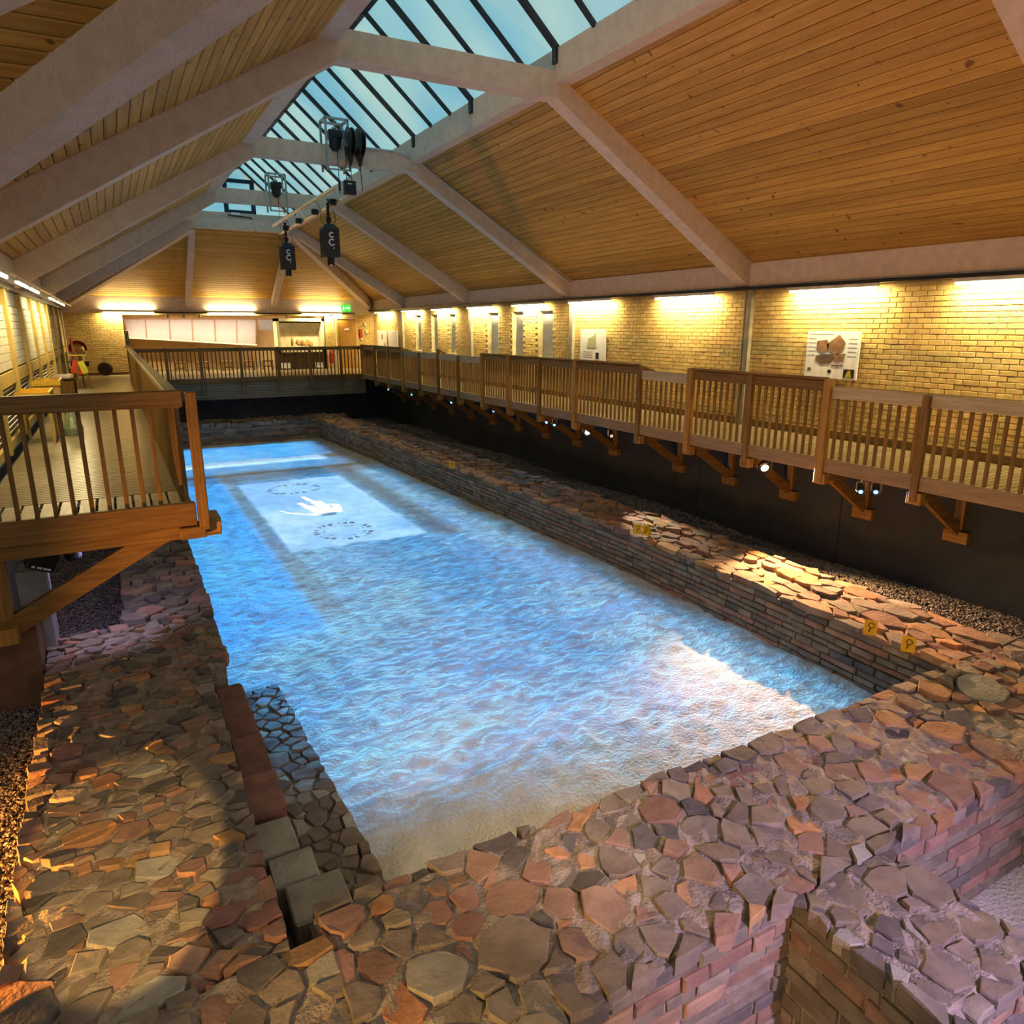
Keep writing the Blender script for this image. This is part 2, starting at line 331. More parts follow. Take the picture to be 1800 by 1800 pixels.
# ------------------------------------------------------------------ brick walls
def box_mesh(name, sx, sy, sz, mat, b=0.004):
    m = MB(); m.bev(-sx/2, sx/2, -sy/2, sy/2, -sz/2, sz/2, b); return m.mesh(name, mat)
WINS = [(16.35, 17.13), (17.94, 18.64), (19.46, 20.21), (22.54, 23.2), (24.1, 24.72), (25.66, 26.3)]
wR = struct('wall_right', 'long buff brick wall under the pine slope, with six blinded window slots')
core = MB(); ys = [-2.5] + [v for w in WINS for v in w] + [YF]
for a, b in zip(ys[0::2], ys[1::2]): core.box(10.263, 10.6, a, b, -0.15, 2.40)
for a, b in WINS: core.box(10.263, 10.6, a, b, -0.15, 0.88); core.box(10.263, 10.6, a, b, 2.2, 2.40)
core.build('wall_core', M_mortar, wR)
bm1 = box_mesh('brick', 0.10, 0.213, 0.064, M_brick); bm2 = box_mesh('brick', 0.10, 0.102, 0.064, M_brick)
cand = []
for c in range(31):
    z = 0.045 + c * 0.0752; y = -2.5 + (0.1125 if c % 2 else 0)
    while y < YF - 0.1:
        yc = y + 0.1125; skip = cut = False
        for a, b in WINS:
            if 0.86 < z < 2.2 and a - 0.06 < yc < b + 0.06: skip = True
        if not skip: cand.append((yc, z))
        y += 0.225
near = sorted([q for q in cand if q[0] > 4.9 and q[1] > 0.55], key=lambda q: q[0] + 0.2*abs(q[1] - 1.5))[:298]
ns = set(near)
for yc, z in near: obj('brick', bm1, wR, (10.300 + random.uniform(-.002, .003), yc, z))
st = MB()
for yc, z in cand:
    if (yc, z) not in ns: st.box(10.25 + random.uniform(-.002, .003), 10.34, yc - 0.1065, yc + 0.1065, z - 0.032, z + 0.032)
st.build('bricks', M_brick, wR, kind='stuff')
for i, (a, b) in enumerate(WINS):
    w = struct('window_%d' % (3 + i), '%s window slot with a closed grey blind in the long brick wall, counting from the near end' % ['first', 'second', 'third', 'fourth', 'fifth', 'sixth'][i])
    f = MB(); f.box(10.2, 10.45, a - .03, b + .03, 0.84, 0.885); f.build('sill', pmat('buff_sill', (0.62, 0.52, 0.30)), w)
    f = MB(); f.box(10.26, 10.45, a, a + .025, .885, 2.2); f.box(10.26, 10.45, b - .025, b, .885, 2.2); f.box(10.26, 10.45, a, b, 2.18, 2.2); f.build('window_frame', pmat('cream_frame', (0.6, 0.52, 0.33)), w)
    bl = MB(); n = 30; h = (2.18 - .885)/n
    for k in range(n): bl.add([(10.40, a + .025, .885 + k*h), (10.40, b - .025, .885 + k*h), (10.375, b - .025, .885 + (k + .96)*h), (10.375, a + .025, .885 + (k + .96)*h)], [(3, 2, 1, 0)])
    bl.box(10.405, 10.42, a + .02, b - .02, .885, 2.2); bl.build('blind', M_blind, w)
for y in (9.62, 15.4, 21.26, 27.5):
    p = MB(); p.box(10.17, 10.26, y - .055, y + .055, 0.0, 2.42); p.tube([(10.19, y + .10, 0), (10.19, y + .10, 2.4)], .02, 6)
    p.build('trim_post', pmat('grey_post_paint', (0.36, 0.33, 0.25)), wR)
sb = MB(); sb.box(10.18, 10.25, -2.5, YF, 0.0, 0.12); sb.build('baseboard_right', M_woody, kind='structure')

wF = struct('wall_far', 'buff brick end wall with a wide exhibit opening and a door')
def brick_patch(st, x0, x1, z0, z1, y, core):
    core.box(x0, x1, y + .012, y + .3, z0, z1); c = 0; z = z0
    while z < z1 - .03:
        x = x0 - (0.1125 if c % 2 else 0)
        while x < x1 - 0.03:
            a, b = max(x + .006, x0), min(x + .219, x1)
            if b - a > .03: st.box(a, b, y + random.uniform(-.002, .002), y + .05, z + .005, min(z + .0695, z1))
            x += .225
        z += .0752; c += 1
st, co = MB(), MB()
for p in ((-1.4, 0.5, 0, 2.36), (0.5, 8.3, 2.2, 2.36), (8.1, 8.5, 0, 2.2), (8.5, 9.5, 2.17, 2.36), (9.5, 10.25, 0, 2.36)): brick_patch(st, *p, 31.2, co)
st.build('bricks', M_brick, wF, kind='stuff'); co.build('wall_core', M_mortar, wF)
st, co = MB(), MB(); brick_patch(st, -8.6, -1.42, -0.1, 2.42, 8.62, co); wW = struct('wall_wing', 'buff brick wall of the side wing, turning off beside the window wall'); st.build('bricks', M_brick, wW, kind='stuff'); co.build('wall_core', M_mortar, wW)
sb = MB(); sb.box(-1.4, 0.5, 31.14, 31.2, 0, .1)
for k in range(14): sb.box(-0.75 + k*.09, -0.71 + k*.09, 31.08, 31.14, 0.0, .1)
sb.build('baseboard_far', M_woodx, kind='structure')
d = struct('door_1', 'honey veneer door beside the green exit sign')
q = MB(); q.bev(8.6, 9.40, 31.12, 31.17, 0.0, 2.08, .005); q.build('door_leaf', pmat('veneer', (0.40, 0.21, 0.045), (0.33, 0.16, 0.03), 0.4, 3, stretch=(10, 10, .7)), d)
q = MB(); q.box(8.53, 8.6, 31.1, 31.2, 0, 2.16); q.box(9.40, 9.47, 31.1, 31.2, 0, 2.16); q.box(8.6, 9.40, 31.1, 31.2, 2.09, 2.16); q.build('door_frame', pmat('pale_door_frame', (0.60, 0.42, 0.16)), d)
q = MB(); q.bev(8.9, 9.1, 31.108, 31.12, 1.62, 1.68, .003); q.build('sign_plate', M_white, d)
q = MB(); q.lathe([(.03, 0), (.03, .03), (.0, .03)], (9.3, 31.12, 1.0), 10, (0, -1, 0)); q.build('door_knob', M_steel, d)

# window wall: posts, slatted blinds, louvres
wL = struct('wall_left', 'window wall with tall slatted blinds and low louvres between yellow posts')
q = MB(); q.box(-1.75, -1.52, 8.6, YF, -.1, 2.42); q.build('wall_core', pmat('yellow_render', (0.55, 0.42, 0.17)), wL)
M_ypost = pmat('yellow_post', (0.58, 0.42, 0.13), (0.5, 0.35, 0.1), 0.6)
M_slatw = pmat('cream_blind_slat', (0.66, 0.62, 0.47), (0.6, 0.56, 0.42), 0.7, rnd=0.06)
bayY = [9.8 + 2.35*k for k in range(10)]
pmesh = box_mesh('wall_post', .12, .16, 2.36, M_ypost)
for y in bayY: obj('wall_post', pmesh, wL, (-1.46, y, 1.18))
q = MB(); q.bev(-.02, .02, -1.09, 1.09, -.059, .059, .004); slat = q.mesh('blind_slat', M_slatw)
q = MB(); q.bar((-.03, -1.02, -.02), (-.03, 1.02, -.02), .012, .07, up=(.6, 0, .8)); louv = q.mesh('louvre', M_white)
q = MB(); q.bev(-.015, .015, -1.09, 1.09, -.14, .14, .004); topp = q.mesh('top_panel', M_slatw)
for i, y in enumerate(bayY[:-1]):
    w = struct('window_%d' % (9 + i), 'bay %d of the window wall counted from the near corner, slatted blind over a louvre' % (i + 1))
    for k in range(8): obj('blind_slat', slat, w, (-1.475, y + 1.175, 1.17 + k*.125))
    obj('top_panel', topp, w, (-1.49, y + 1.175, 2.26))
    q = MB(); q.box(-1.515, -1.50, y + .08, y + 2.27, 0.15, .85); q.build('dark_opening', M_black, w)
    for k in range(9): obj('louvre', louv, w, (-1.47, y + 1.175, .22 + k*.075))
    q = MB(); q.box(-1.5, -1.44, y + .08, y + 2.27, .88, 1.08); q.box(-1.5, -1.44, y + .08, y + 2.27, .02, .14); q.build('rail_panel', M_ypost, w)

# ------------------------------------------------------------------ pit lining, sand, gravel
pR = struct('wall_pit_right', 'dark boarded pit wall under the long walkway')
ps = [-2.5, 0.6, 3.7, 6.8, 9.9, 13, 16.1, 19.2, 22.3, 25.4, 28.3]
for a, b in zip(ps, ps[1:]): q = MB(); q.box(9.5, 9.6, a + .008, b - .008, -2.6, -0.1); q.build('dark_panel', M_dark, pR)
q = MB(); q.box(9.58, 9.65, -2.5, 28.3, -2.6, -.1); q.build('backing', M_black, pR)
q = MB(); q.box(-1.4, 9.5, 28.2, 28.4, -2.6, -0.2); q.build('wall_pit_far', M_dark, kind='structure', label='dark pit wall in shadow under the far walkway')
q = MB(); q.box(-1.6, -1.42, 8.4, 28.2, -2.6, -0.2); q.build('wall_pit_left', pmat('grey_pit_board', (0.10, 0.11, 0.125)), kind='structure', label='grey pit wall under the window-side walkway')
q = MB(); q.box(-8.6, -0.98, 7.85, 8.4, -2.6, -1.08); q.build('wall_pit_corner', [pmat('brown_pit_board', (0.15, 0.085, 0.05), (0.11, 0.06, 0.035))], kind='structure', label='brown boarded low pit wall below the near walkway corner')
nx, ny = 130, 520
gx = np.linspace(0.3, 7.5, nx); gy = np.linspace(3.0, 26.6, ny); X, Y = np.meshgrid(gx, gy)
Zs = np.zeros_like(X)
for _ in range(70):
    a = rng.uniform(0, 2*np.pi); f = rng.uniform(3, 26); Zs += np.sin(f*(X*np.cos(a) + Y*np.sin(a)) + rng.uniform(0, 6.28)) * 0.0045/np.sqrt(f)
dim = np.zeros_like(Zs)
for _ in range(2600):
    cx, cy, r, dd = rng.uniform(.5, 7.2), rng.uniform(3.2, 16), rng.uniform(.05, .10), rng.uniform(.005, .016)
    i0, i1 = np.searchsorted(gy, [cy - 3*r, cy + 3*r]); j0, j1 = np.searchsorted(gx, [cx - 3*r, cx + 3*r])
    if i1 > i0 and j1 > j0:
        R2 = ((X[i0:i1, j0:j1] - cx)**2*.5 + (Y[i0:i1, j0:j1] - cy)**2)/r**2; dim[i0:i1, j0:j1] -= dd*np.exp(-R2)*(1 - .9*R2)
Zs += dim + ZS
idx = np.arange(nx*ny).reshape(ny, nx)
F = np.stack([idx[:-1, :-1], idx[:-1, 1:], idx[1:, 1:], idx[1:, :-1]], -1).reshape(-1, 4)
me = bpy.data.meshes.new('floor'); me.from_pydata(np.stack([X, Y, Zs], -1).reshape(-1, 3).tolist(), [], F.tolist()); me.materials.append(M_sand)
me.polygons.foreach_set('use_smooth', [True]*len(me.polygons))
o = obj('floor', me, kind='structure', label='dimpled pale sand filling the long excavated bath')
q = MB(); q.box(3.5, 9.6, -3, 2.6, -2.7, -2.46); q.build('floor_lower', M_sand, kind='structure', label='pale sand in the lower room beside the cross wall')
q = MB(); q.box(-1.0, 3.6, -3, 2.6, -3.2, -3.0); q.build('floor_near', M_sand, kind='structure', label='low floor below the near wall')
q = MB(); q.box(-8.6, -.2, -3, 28.2, -2.1, -1.90); q.box(7.3, 9.6, 2.6, 28.2, -2.1, -1.82); q.build('floor_gravel', pmat('gravel_bed', (0.12, 0.10, 0.09), (0.07, 0.06, 0.052), 0.9, 60, bump=1, bscale=80, bdist=.02), kind='structure')
def pebbles(name, label, pts, size, zf):
    n = len(pts); base = np.array([(1,0,0),(-1,0,0),(0,1,0),(0,-1,0),(0,0,1),(0,0,-1)], float)
    fb = np.array([(0,2,4),(2,1,4),(1,3,4),(3,0,4),(2,0,5),(1,2,5),(3,1,5),(0,3,5)])
    s = size*rng.uniform(.5, 1.2, (n, 1, 3))*np.array([1, 1, .65]); a = rng.uniform(0, 6.28, n); t = rng.uniform(-.6, .6, n)
    v = base[None]*s + rng.normal(0, .12, (n, 6, 3))*size
    x = v[..., 0]*np.cos(a)[:, None] - v[..., 1]*np.sin(a)[:, None]; y = v[..., 0]*np.sin(a)[:, None] + v[..., 1]*np.cos(a)[:, None]; z = v[..., 2] + x*t[:, None]
    P = np.array(pts); zz = np.array([zf(*p) for p in pts]) + rng.uniform(-.3, .5, n)*size
    V = np.stack([x + P[:, 0:1], y + P[:, 1:2], z + zz[:, None]], -1).reshape(-1, 3); Fm = (fb[None] + 6*np.arange(n)[:, None, None]).reshape(-1, 3)
    me = bpy.data.meshes.new(name); me.from_pydata(V.tolist(), [], Fm.tolist()); me.materials.append(M_peb)
    return obj(name, me, kind='stuff', label=label, category='gravel')
pl = [(rng.uniform(-1.9, -.72), rng.uniform(2.6, 8.2)) for _ in range(15000)] + [(rng.uniform(-1.42, -.2), rng.uniform(8.2, 14)) for _ in range(12000)]
pebbles('gravel', 'dark loose gravel beside the broad ruined wall, under the near walkway', pl, .022, lambda x, y: -1.885)
pr_ = [(rng.uniform(xin(y) + 1.0, 9.5), y) for y in 3.2 + 22*rng.uniform(0, 1, 42000)**1.6]
pebbles('gravel', 'dark loose gravel strip between the long ruined wall and the dark pit boards', pr_, .026, lambda x, y: -1.80 + .04*math.sin(3*x + y))

# ------------------------------------------------------------------ ruined stone walls
def clip(poly, p, n):
    out = []
    for i in range(len(poly)):
        a, b = poly[i], poly[(i + 1) % len(poly)]
        da, db = (a[0]-p[0])*n[0] + (a[1]-p[1])*n[1], (b[0]-p[0])*n[0] + (b[1]-p[1])*n[1]
        if da <= 0: out.append(a)
        if (da < 0 < db) or (db < 0 < da): t = da/(da - db); out.append((a[0] + t*(b[0]-a[0]), a[1] + t*(b[1]-a[1])))
    return out
def inside(poly, p):
    return all((b[0]-a[0])*(p[1]-a[1]) - (b[1]-a[1])*(p[0]-a[0]) >= -1e-6 for a, b in zip(poly, poly[1:] + poly[:1]))
def fill_seeds(poly, hand, rr, n_try, keys, ani=(1, 1), pack=.62):
    S = [h for h in hand if inside(poly, h)]
    xs, ys = [p[0] for p in poly], [p[1] for p in poly]
    for _ in range(n_try):
        r = random.uniform(*rr); p = (random.uniform(min(xs), max(xs)), random.uniform(min(ys), max(ys)))
        if inside(poly, p) and all(((p[0]-q[0])*ani[0])**2 + ((p[1]-q[1])*ani[1])**2 > ((r + q[2])*pack)**2 for q in S): S.append((*p, r, random.choice(keys)))
    return S
def cells(S, poly, ani=(1, 1)):
    A = np.array(ani, float); P = np.array([s[:2] for s in S])*A; poly = [(p[0]*A[0], p[1]*A[1]) for p in poly]; R = np.array([s[2] for s in S]); out = []
    for i in range(len(S)):
        d2 = ((P - P[i])**2).sum(1); c = list(poly)
        for j in np.argsort(d2)[1:22]:
            d = math.sqrt(d2[j]) + 1e-9; n = (P[j] - P[i])/d; t = (d2[j] + R[i]**2 - R[j]**2)/(2*d)
            c = clip(c, P[i] + n*t, n)
            if len(c) < 3: break
        out.append([(q[0]/A[0], q[1]/A[1]) for q in c] if len(c) >= 3 else None)
    return out
def stone_geo(c, z, h, gap, tilt, rough=.22):
    """irregular slab: rough outline, chamfered top, sides"""
    cx, cy = sum(p[0] for p in c)/len(c), sum(p[1] for p in c)/len(c)
    ring = []
    for a, b in zip(c, c[1:] + c[:1]):
        L = math.hypot(b[0]-a[0], b[1]-a[1])
        if L < .055: continue
        ring.append((a[0] + random.uniform(-.13, .06)*(a[0]-cx), a[1] + random.uniform(-.13, .06)*(a[1]-cy)))
        if L > .16:
            t = random.uniform(.35, .65); k = random.uniform(-rough, .10)*L*random.random(); ring.append((a[0] + t*(b[0]-a[0]) + k*(b[1]-a[1])/L*-1, a[1] + t*(b[1]-a[1]) + k*(b[0]-a[0])/L))
    if len(ring) < 3: return None
    rm = sum(math.hypot(p[0]-cx, p[1]-cy) for p in ring)/len(ring)
    if rm < gap*1.6: return None
    tx, ty = random.gauss(0, tilt), random.gauss(0, tilt); n = len(ring); vs = []
    for k, (sh, dz) in enumerate(((gap, -h), (gap, -.009), (gap + .007, 0))):
        for p in ring:
            d = math.hypot(p[0]-cx, p[1]-cy); q = max(.25, 1 - sh/d*random.uniform(.85, 1.15)) if d > 1e-6 else 1
            x, y = cx + (p[0]-cx)*q, cy + (p[1]-cy)*q
            vs.append((x, y, z + dz + ((x-cx)*tx + (y-cy)*ty if k else 0) + (random.uniform(-.005, .005) if k else 0)))
    fs = [tuple(2*n + i for i in range(n))] + [(k*n+i, k*n+(i+1) % n, (k+1)*n+(i+1) % n, (k+1)*n+i) for k in range(2) for i in range(n)]
    # orientation: rings are counter-clockwise
    return vs, fs
def face_stone(o, u, nrm, s0, s1, z0, z1, d):
    """one stone of a coursed face: o + u*s along, z up, proud along nrm"""
    jit = lambda a=.006: random.uniform(-a, a)
    b = min(.012, (z1 - z0)*.25); cs = [(s0+jit(), z0+jit(.004)), (s1+jit(), z0+jit(.004)), (s1+jit(), z1+jit(.004)), (s0+jit(), z1+jit(.004))]
    vs = []
    for k, dd in enumerate((-.10, d - .012, d)):
        ins = b if k == 2 else 0
        for i, (s, z) in enumerate(cs):
            s2 = s + (ins if i in (0, 3) else -ins); zz = z + (ins if i < 2 else -ins)
            vs.append(tuple(o[j] + u[j]*s2 + nrm[j]*(dd + (jit(.004) if k else 0)) for j in (0, 1)) + (zz,))
    fs = [(8, 9, 10, 11)] + [(k*4+i, k*4+(i+1) % 4, (k+1)*4+(i+1) % 4, (k+1)*4+i) for k in range(2) for i in range(4)]
    return vs, fs
def courses(o, u, nrm, length, zb, zt, hr, lr, keys, lvl=None):
    """yield stones of a coursed face from the top course down"""
    z = zt; ci = 0
    while z > zb + .02:
        k = keys[ci % len(keys)] if isinstance(keys, list) else keys
        h = random.uniform(*(hr if k not in ('rr',) else (.04, .055))); s = -random.uniform(0, .2)
        while s < length:
            L = random.uniform(*lr); s1 = min(s + L, length); s0 = max(s, 0)
            if s1 - s0 > .04:
                kk = random.choice(k)
                g = face_stone(o, u, nrm, s0 + .008, s1 - .008, z - h + .007, z - .005, random.uniform(.006, .034))
                pc = (o[0] + u[0]*(s0+s1)/2, o[1] + u[1]*(s0+s1)/2, z)
                yield g, kk, pc, (s1 - s0)*h
            s = s1
        z -= h; ci += 1
def assemble(root, items, limit=296, name='stone'):
    """items: (geometry, key, centre, size); the largest in the view become parts of their own, the rest one mesh"""
    def w(it):
        d = (Vector(it[2]) - Vector((0, 0, 1.77))).length; return -it[3]/d**2
    items = sorted(items, key=w); st = MB()
    for i, (g, k, c, a) in enumerate(items):
        if i < limit:
            m = MB(); vs = [(v[0]-c[0], v[1]-c[1], v[2]-c[2]) for v in g[0]]; m.add(vs, g[1]); m.build(name, STONE[k], root, c)
        else: st.add(g[0], g[1], SK.index(k))
    if st.v: st.build('small_stones', SM, root, kind='stuff')
def top_items(S, poly, z0, gap=.013, h=.11, zr=.03, tilt=.06, mapf=None, zfun=None, ani=(1, 1)):
    out = []
    for s, c in zip(S, cells(S, poly, ani)):
        if not c: continue
        z = z0 + random.uniform(-.2, 1)*zr + (zfun(s[0], s[1]) if zfun else 0)
        g = stone_geo(c, z, h, gap*random.choice((.5, .8, 1, 1.6)), tilt)
        if not g: continue
        if mapf: g = ([(*mapf(v[0], v[1]), v[2]) for v in g[0]], g[1]); ctr = mapf(s[0], s[1])
        else: ctr = s[:2]
        out.append((g, s[3], (*ctr, z), s[2]**2*3))
    return out
def core_grid(x0, x1, y0, y1, z0, zt, amp=.02, mapf=None, step=.12):
    """lumpy mortar core: a noisy top with skirts"""
    nx, ny = max(2, int((x1-x0)/step)), max(2, int((y1-y0)/step)); m = MB(); vs = []
    for j in range(ny + 1):
        for i in range(nx + 1):
            x, y = x0 + (x1-x0)*i/nx, y0 + (y1-y0)*j/ny; e = i in (0, nx) or j in (0, ny)
            X_, Y_ = mapf(x, y) if mapf else (x, y); vs.append((X_, Y_, zt + random.uniform(-amp, amp) - (.05 if e else 0)))
    fs = [(j*(nx+1)+i, j*(nx+1)+i+1, (j+1)*(nx+1)+i+1, (j+1)*(nx+1)+i) for j in range(ny) for i in range(nx)]
    m.add(vs, fs)
    per = [(i, 0) for i in range(nx)] + [(nx, j) for j in range(ny)] + [(i, ny) for i in range(nx, 0, -1)] + [(0, j) for j in range(ny, 0, -1)]
    top = [j*(nx+1)+i for i, j in per]; b = len(m.v)
    m.v += [(m.v[t][0], m.v[t][1], z0) for t in top]
    for k in range(len(top)): m.f.append([top[k], b + k, b + (k+1) % len(top), top[(k+1) % len(top)]]); m.mi.append(0)
    return m
HAND = [(1.45,3.49,0.12,'g'),(1.64,3.37,0.11,'r'),(1.32,3.31,0.07,'r'),(1.15,3.32,0.1,'g'),(1.44,3.35,0.07,'r'),(1.93,3.18,0.13,'r'),(1.86,3.3,0.1,'d'),(2.06,3.08,0.11,'d'),(1.7,3.21,0.1,'r'),(1.67,3.04,0.17,'r'),(1.89,2.85,0.1,'r'),(2.12,2.71,0.15,'r'),(2.26,3.28,0.09,'d'),(2.46,3.29,0.1,'g'),(2.67,3.3,0.1,'g'),(2.53,3.13,0.09,'r'),(2.38,2.97,0.13,'g'),(2.57,2.93,0.07,'p'),(2.97,3.23,0.16,'r'),(2.78,2.91,0.07,'r'),(2.86,3.05,0.08,'d'),(1.35,2.99,0.09,'r'),(1.52,2.74,0.22,'g'),(1.25,2.85,0.08,'r'),(1.17,3.0,0.1,'g'),(0.96,3.09,0.1,'g'),(0.82,3.0,0.12,'r'),(1.09,2.77,0.18,'p'),(0.89,2.72,0.13,'o'),(0.67,2.84,0.11,'g'),(1.29,2.44,0.1,'g'),(1.48,2.39,0.11,'g'),(1.68,2.39,0.13,'g'),(1.87,2.59,0.15,'r'),(1.9,2.38,0.11,'g'),(2.07,2.42,0.11,'g'),(2.27,2.41,0.12,'g'),(2.29,2.57,0.07,'r'),(2.46,2.55,0.09,'g'),(1.87,2.74,0.06,'o'),(2.81,2.67,0.14,'r'),(2.66,2.57,0.1,'o'),(2.95,2.59,0.08,'r'),(3.13,2.54,0.09,'g'),(2.98,2.38,0.1,'g'),(2.75,2.39,0.11,'g'),(2.51,2.38,0.1,'g'),(3.22,2.38,0.09,'r'),(3.42,2.4,0.1,'g'),(3.7,2.42,0.1,'g'),(3.22,2.8,0.11,'g'),(3.44,2.68,0.14,'g'),(3.53,2.81,0.12,'g'),(3.63,2.5,0.11,'r'),(3.72,2.66,0.12,'o'),(3.96,2.66,0.14,'g'),(4.32,2.72,0.12,'g'),(4.3,2.59,0.11,'g'),(4.05,2.43,0.13,'g'),(3.99,2.26,0.1,'g'),(3.82,2.32,0.06,'p'),(3.63,3.05,0.1,'g'),(3.37,3.07,0.09,'g'),(3.95,2.98,0.11,'g'),(4.47,2.92,0.13,'r'),(4.65,2.8,0.1,'r'),(4.79,2.77,0.09,'o'),(5.1,2.83,0.15,'p'),(4.71,2.45,0.18,'r'),(4.97,2.39,0.19,'r'),(5.27,2.54,0.19,'r'),(5.79,2.54,0.2,'r'),(5.41,2.81,0.17,'p'),(5.65,2.86,0.17,'o'),(5.54,2.62,0.14,'o'),(4.94,2.61,0.1,'o'),(4.47,2.38,0.14,'r'),(4.4,3.21,0.13,'r'),(4.62,3.24,0.12,'r'),(4.22,3.17,0.12,'r'),(4.25,3.48,0.14,'g'),(3.96,3.49,0.12,'d'),(3.54,3.49,0.12,'d'),(5.38,3.53,0.1,'r'),(5.46,3.2,0.15,'o'),(5.86,3.27,0.15,'r'),(5.84,3.55,0.16,'o'),(6.25,3.29,0.16,'o'),(6.62,3.09,0.23,'p'),(6.61,2.82,0.15,'r'),(5.97,2.92,0.13,'g'),(6.29,2.68,0.16,'r'),(6.06,2.71,0.13,'p'),(3.44,2.16,0.16,'g'),(3.67,2.21,0.07,'d'),(3.73,2.05,0.14,'g'),(3.91,1.92,0.17,'g'),(3.89,1.64,0.16,'g'),(3.64,1.72,0.13,'g'),(3.44,1.51,0.14,'g'),(3.71,1.41,0.13,'g'),(3.91,1.43,0.1,'g'),(3.43,1.84,0.11,'d'),(3.52,1.77,0.08,'p'),(3.2,1.89,0.09,'p'),(3.2,1.66,0.06,'p'),(3.27,1.48,0.09,'g'),(3.64,1.55,0.08,'g'),(3.35,1.67,0.07,'d'),(-0.52,4.89,0.19,'o'),(-0.77,4.9,0.07,'r'),(-0.39,4.52,0.11,'o'),(-0.71,4.5,0.13,'d'),(-0.47,4.21,0.1,'g'),(-0.27,4.1,0.11,'g'),(-0.14,4.33,0.15,'p'),(-0.35,3.88,0.17,'p'),(-0.25,3.35,0.21,'p'),(-0.37,3.57,0.1,'r'),(0.37,3.62,0.16,'R'),(0.18,3.72,0.12,'R'),(-0.12,4.02,0.11,'r'),(0.0,3.9,0.08,'d'),(0.29,3.98,0.14,'R'),(0.2,4.51,0.14,'g'),(0.56,3.3,0.16,'o'),(0.6,3.12,0.11,'p'),(0.27,3.24,0.12,'d'),(0.07,3.14,0.12,'r'),(0.35,3.07,0.1,'g'),(0.08,3.39,0.09,'r'),(0.05,3.55,0.06,'o'),(-0.12,3.6,0.08,'d'),(-0.42,5.48,0.11,'o'),(-0.15,5.46,0.14,'p'),(-0.7,6.02,0.13,'R'),(-0.64,5.76,0.13,'R'),(-0.08,6.29,0.2,'g'),(-0.38,6.42,0.13,'g'),(-0.3,6.24,0.1,'o'),(-0.45,6.0,0.14,'g'),(-0.13,5.8,0.08,'o'),(-0.02,5.68,0.08,'o'),(-0.35,5.03,0.11,'p'),(-0.15,4.9,0.1,'p'),(-0.64,4.12,0.09,'r'),(-0.52,3.89,0.06,'r'),(-0.24,4.48,0.07,'o'),(-0.54,4.51,0.07,'o'),(0.23,4.18,0.1,'g'),(-0.06,4.59,0.1,'g'),(0.48,2.88,0.1,'p'),(0.34,2.94,0.08,'g')]
# near wall, along the bottom of the picture
nw = thing('ruined_wall', 'broad near ruined wall with a big square grey slab and lilac coursed front', 'stone wall'); nw['kind'] = 'thing'
core_grid(0.62, 9.45, 2.27, 3.53, -3.0, -1.50, amp=.016, step=.07).build('mortar_core', M_lime, nw)
poly = [(0.62, 2.24), (9.4, 2.24), (9.4, 3.56), (0.62, 3.56)]
S = fill_seeds(poly, HAND, (.08, .15), 8000, 'ggggrrod', pack=.74)
rub = lambda x, y: .10*math.exp(-((x - 6.7)/.5)**2 - ((y - 3.3)/.3)**2) - .01*math.exp(-((y - 3.5)/.16)**2)
items = top_items(S, poly, -1.5, zfun=rub, tilt=.09, zr=.035)
items += list(courses((0.3, 2.27), (1, 0), (0, -1), 9.1, -2.95, -1.53, (.085, .12), (.18, .42), ['gd', 'r', 'g', 'gr', 'rg', 'g']))
assemble(nw, items, 299)
# broad side wall
lw = thing('ruined_wall', 'broad ruined side wall beside the gravel, lit amber, with maroon slabs', 'stone wall'); lw['kind'] = 'thing'
core_grid(-.86, .44, 3.3, 7.2, -2.3, -1.505, amp=.018, step=.07).build('mortar_core', M_lime, lw)
core_grid(-.90, .63, 7.15, 8.55, -2.3, -1.505, amp=.018, step=.07).build('mortar_core', M_lime, lw)
core_grid(-.50, .66, 2.25, 3.35, -2.6, -1.50, amp=.016, step=.07).build('mortar_core', M_lime, lw)
items = []
for poly in ([(-.92, 3.3), (.47, 3.3), (.47, 7.2), (-.95, 7.2)], [(-.95, 7.2), (.66, 7.2), (.68, 8.6), (-.98, 8.6)]):
    AN = (1, 1.45); S = fill_seeds(poly, HAND, (.075, .15), 9000, 'ggggrrod', AN, .74)
    items += top_items(S, poly, -1.5, tilt=.12, zr=.045, ani=AN)
poly = [(-.52, 2.2), (.66, 2.2), (.66, 3.32), (-.58, 3.32)]; S = fill_seeds(poly, HAND, (.08, .13), 3000, 'gggrop', pack=.74)
items += top_items(S, poly, -1.5, tilt=.1, zr=.035)
items += list(courses((.44, 3.5), (0, 1), (1, 0), 3.7, -2.25, -1.53, (.07, .11), (.15, .35), ['gd', 'gr']))
items += list(courses((-.90, 8.6), (0, -1), (-1, 0), 5.3, -1.9, -1.56, (.08, .12), (.15, .35), ['gd', 'gr']))
assemble(lw, items, 299)
# narrow continuation under the walkway
ln = thing('ruined_wall', 'narrow ruined side wall running away below the wooden walkway', 'stone wall'); ln['kind'] = 'thing'
core_grid(-.22, .66, 8.55, 26.3, -2.3, -1.57, step=.2).build('mortar_core', M_lime, ln)
poly = [(-.27, 8.6), (.70, 8.6), (.66, 26.3), (-.27, 26.3)]; AN = (1, 1.5); S = fill_seeds(poly, [], (.08, .17), 9000, 'ggggrd', AN, .74)
items = top_items(S, poly, -1.5, tilt=.1, zr=.05, ani=AN) + list(courses((.66, 8.6), (0, 1), (1, 0), 17.6, -2.25, -1.56, (.08, .12), (.2, .45), ['gd', 'gr']))
items += list(courses((-.25, 26.2), (0, -1), (-1, 0), 17.6, -1.95, -1.56, (.09, .13), (.25, .5), ['gd', 'gr']))
assemble(ln, items, 240)
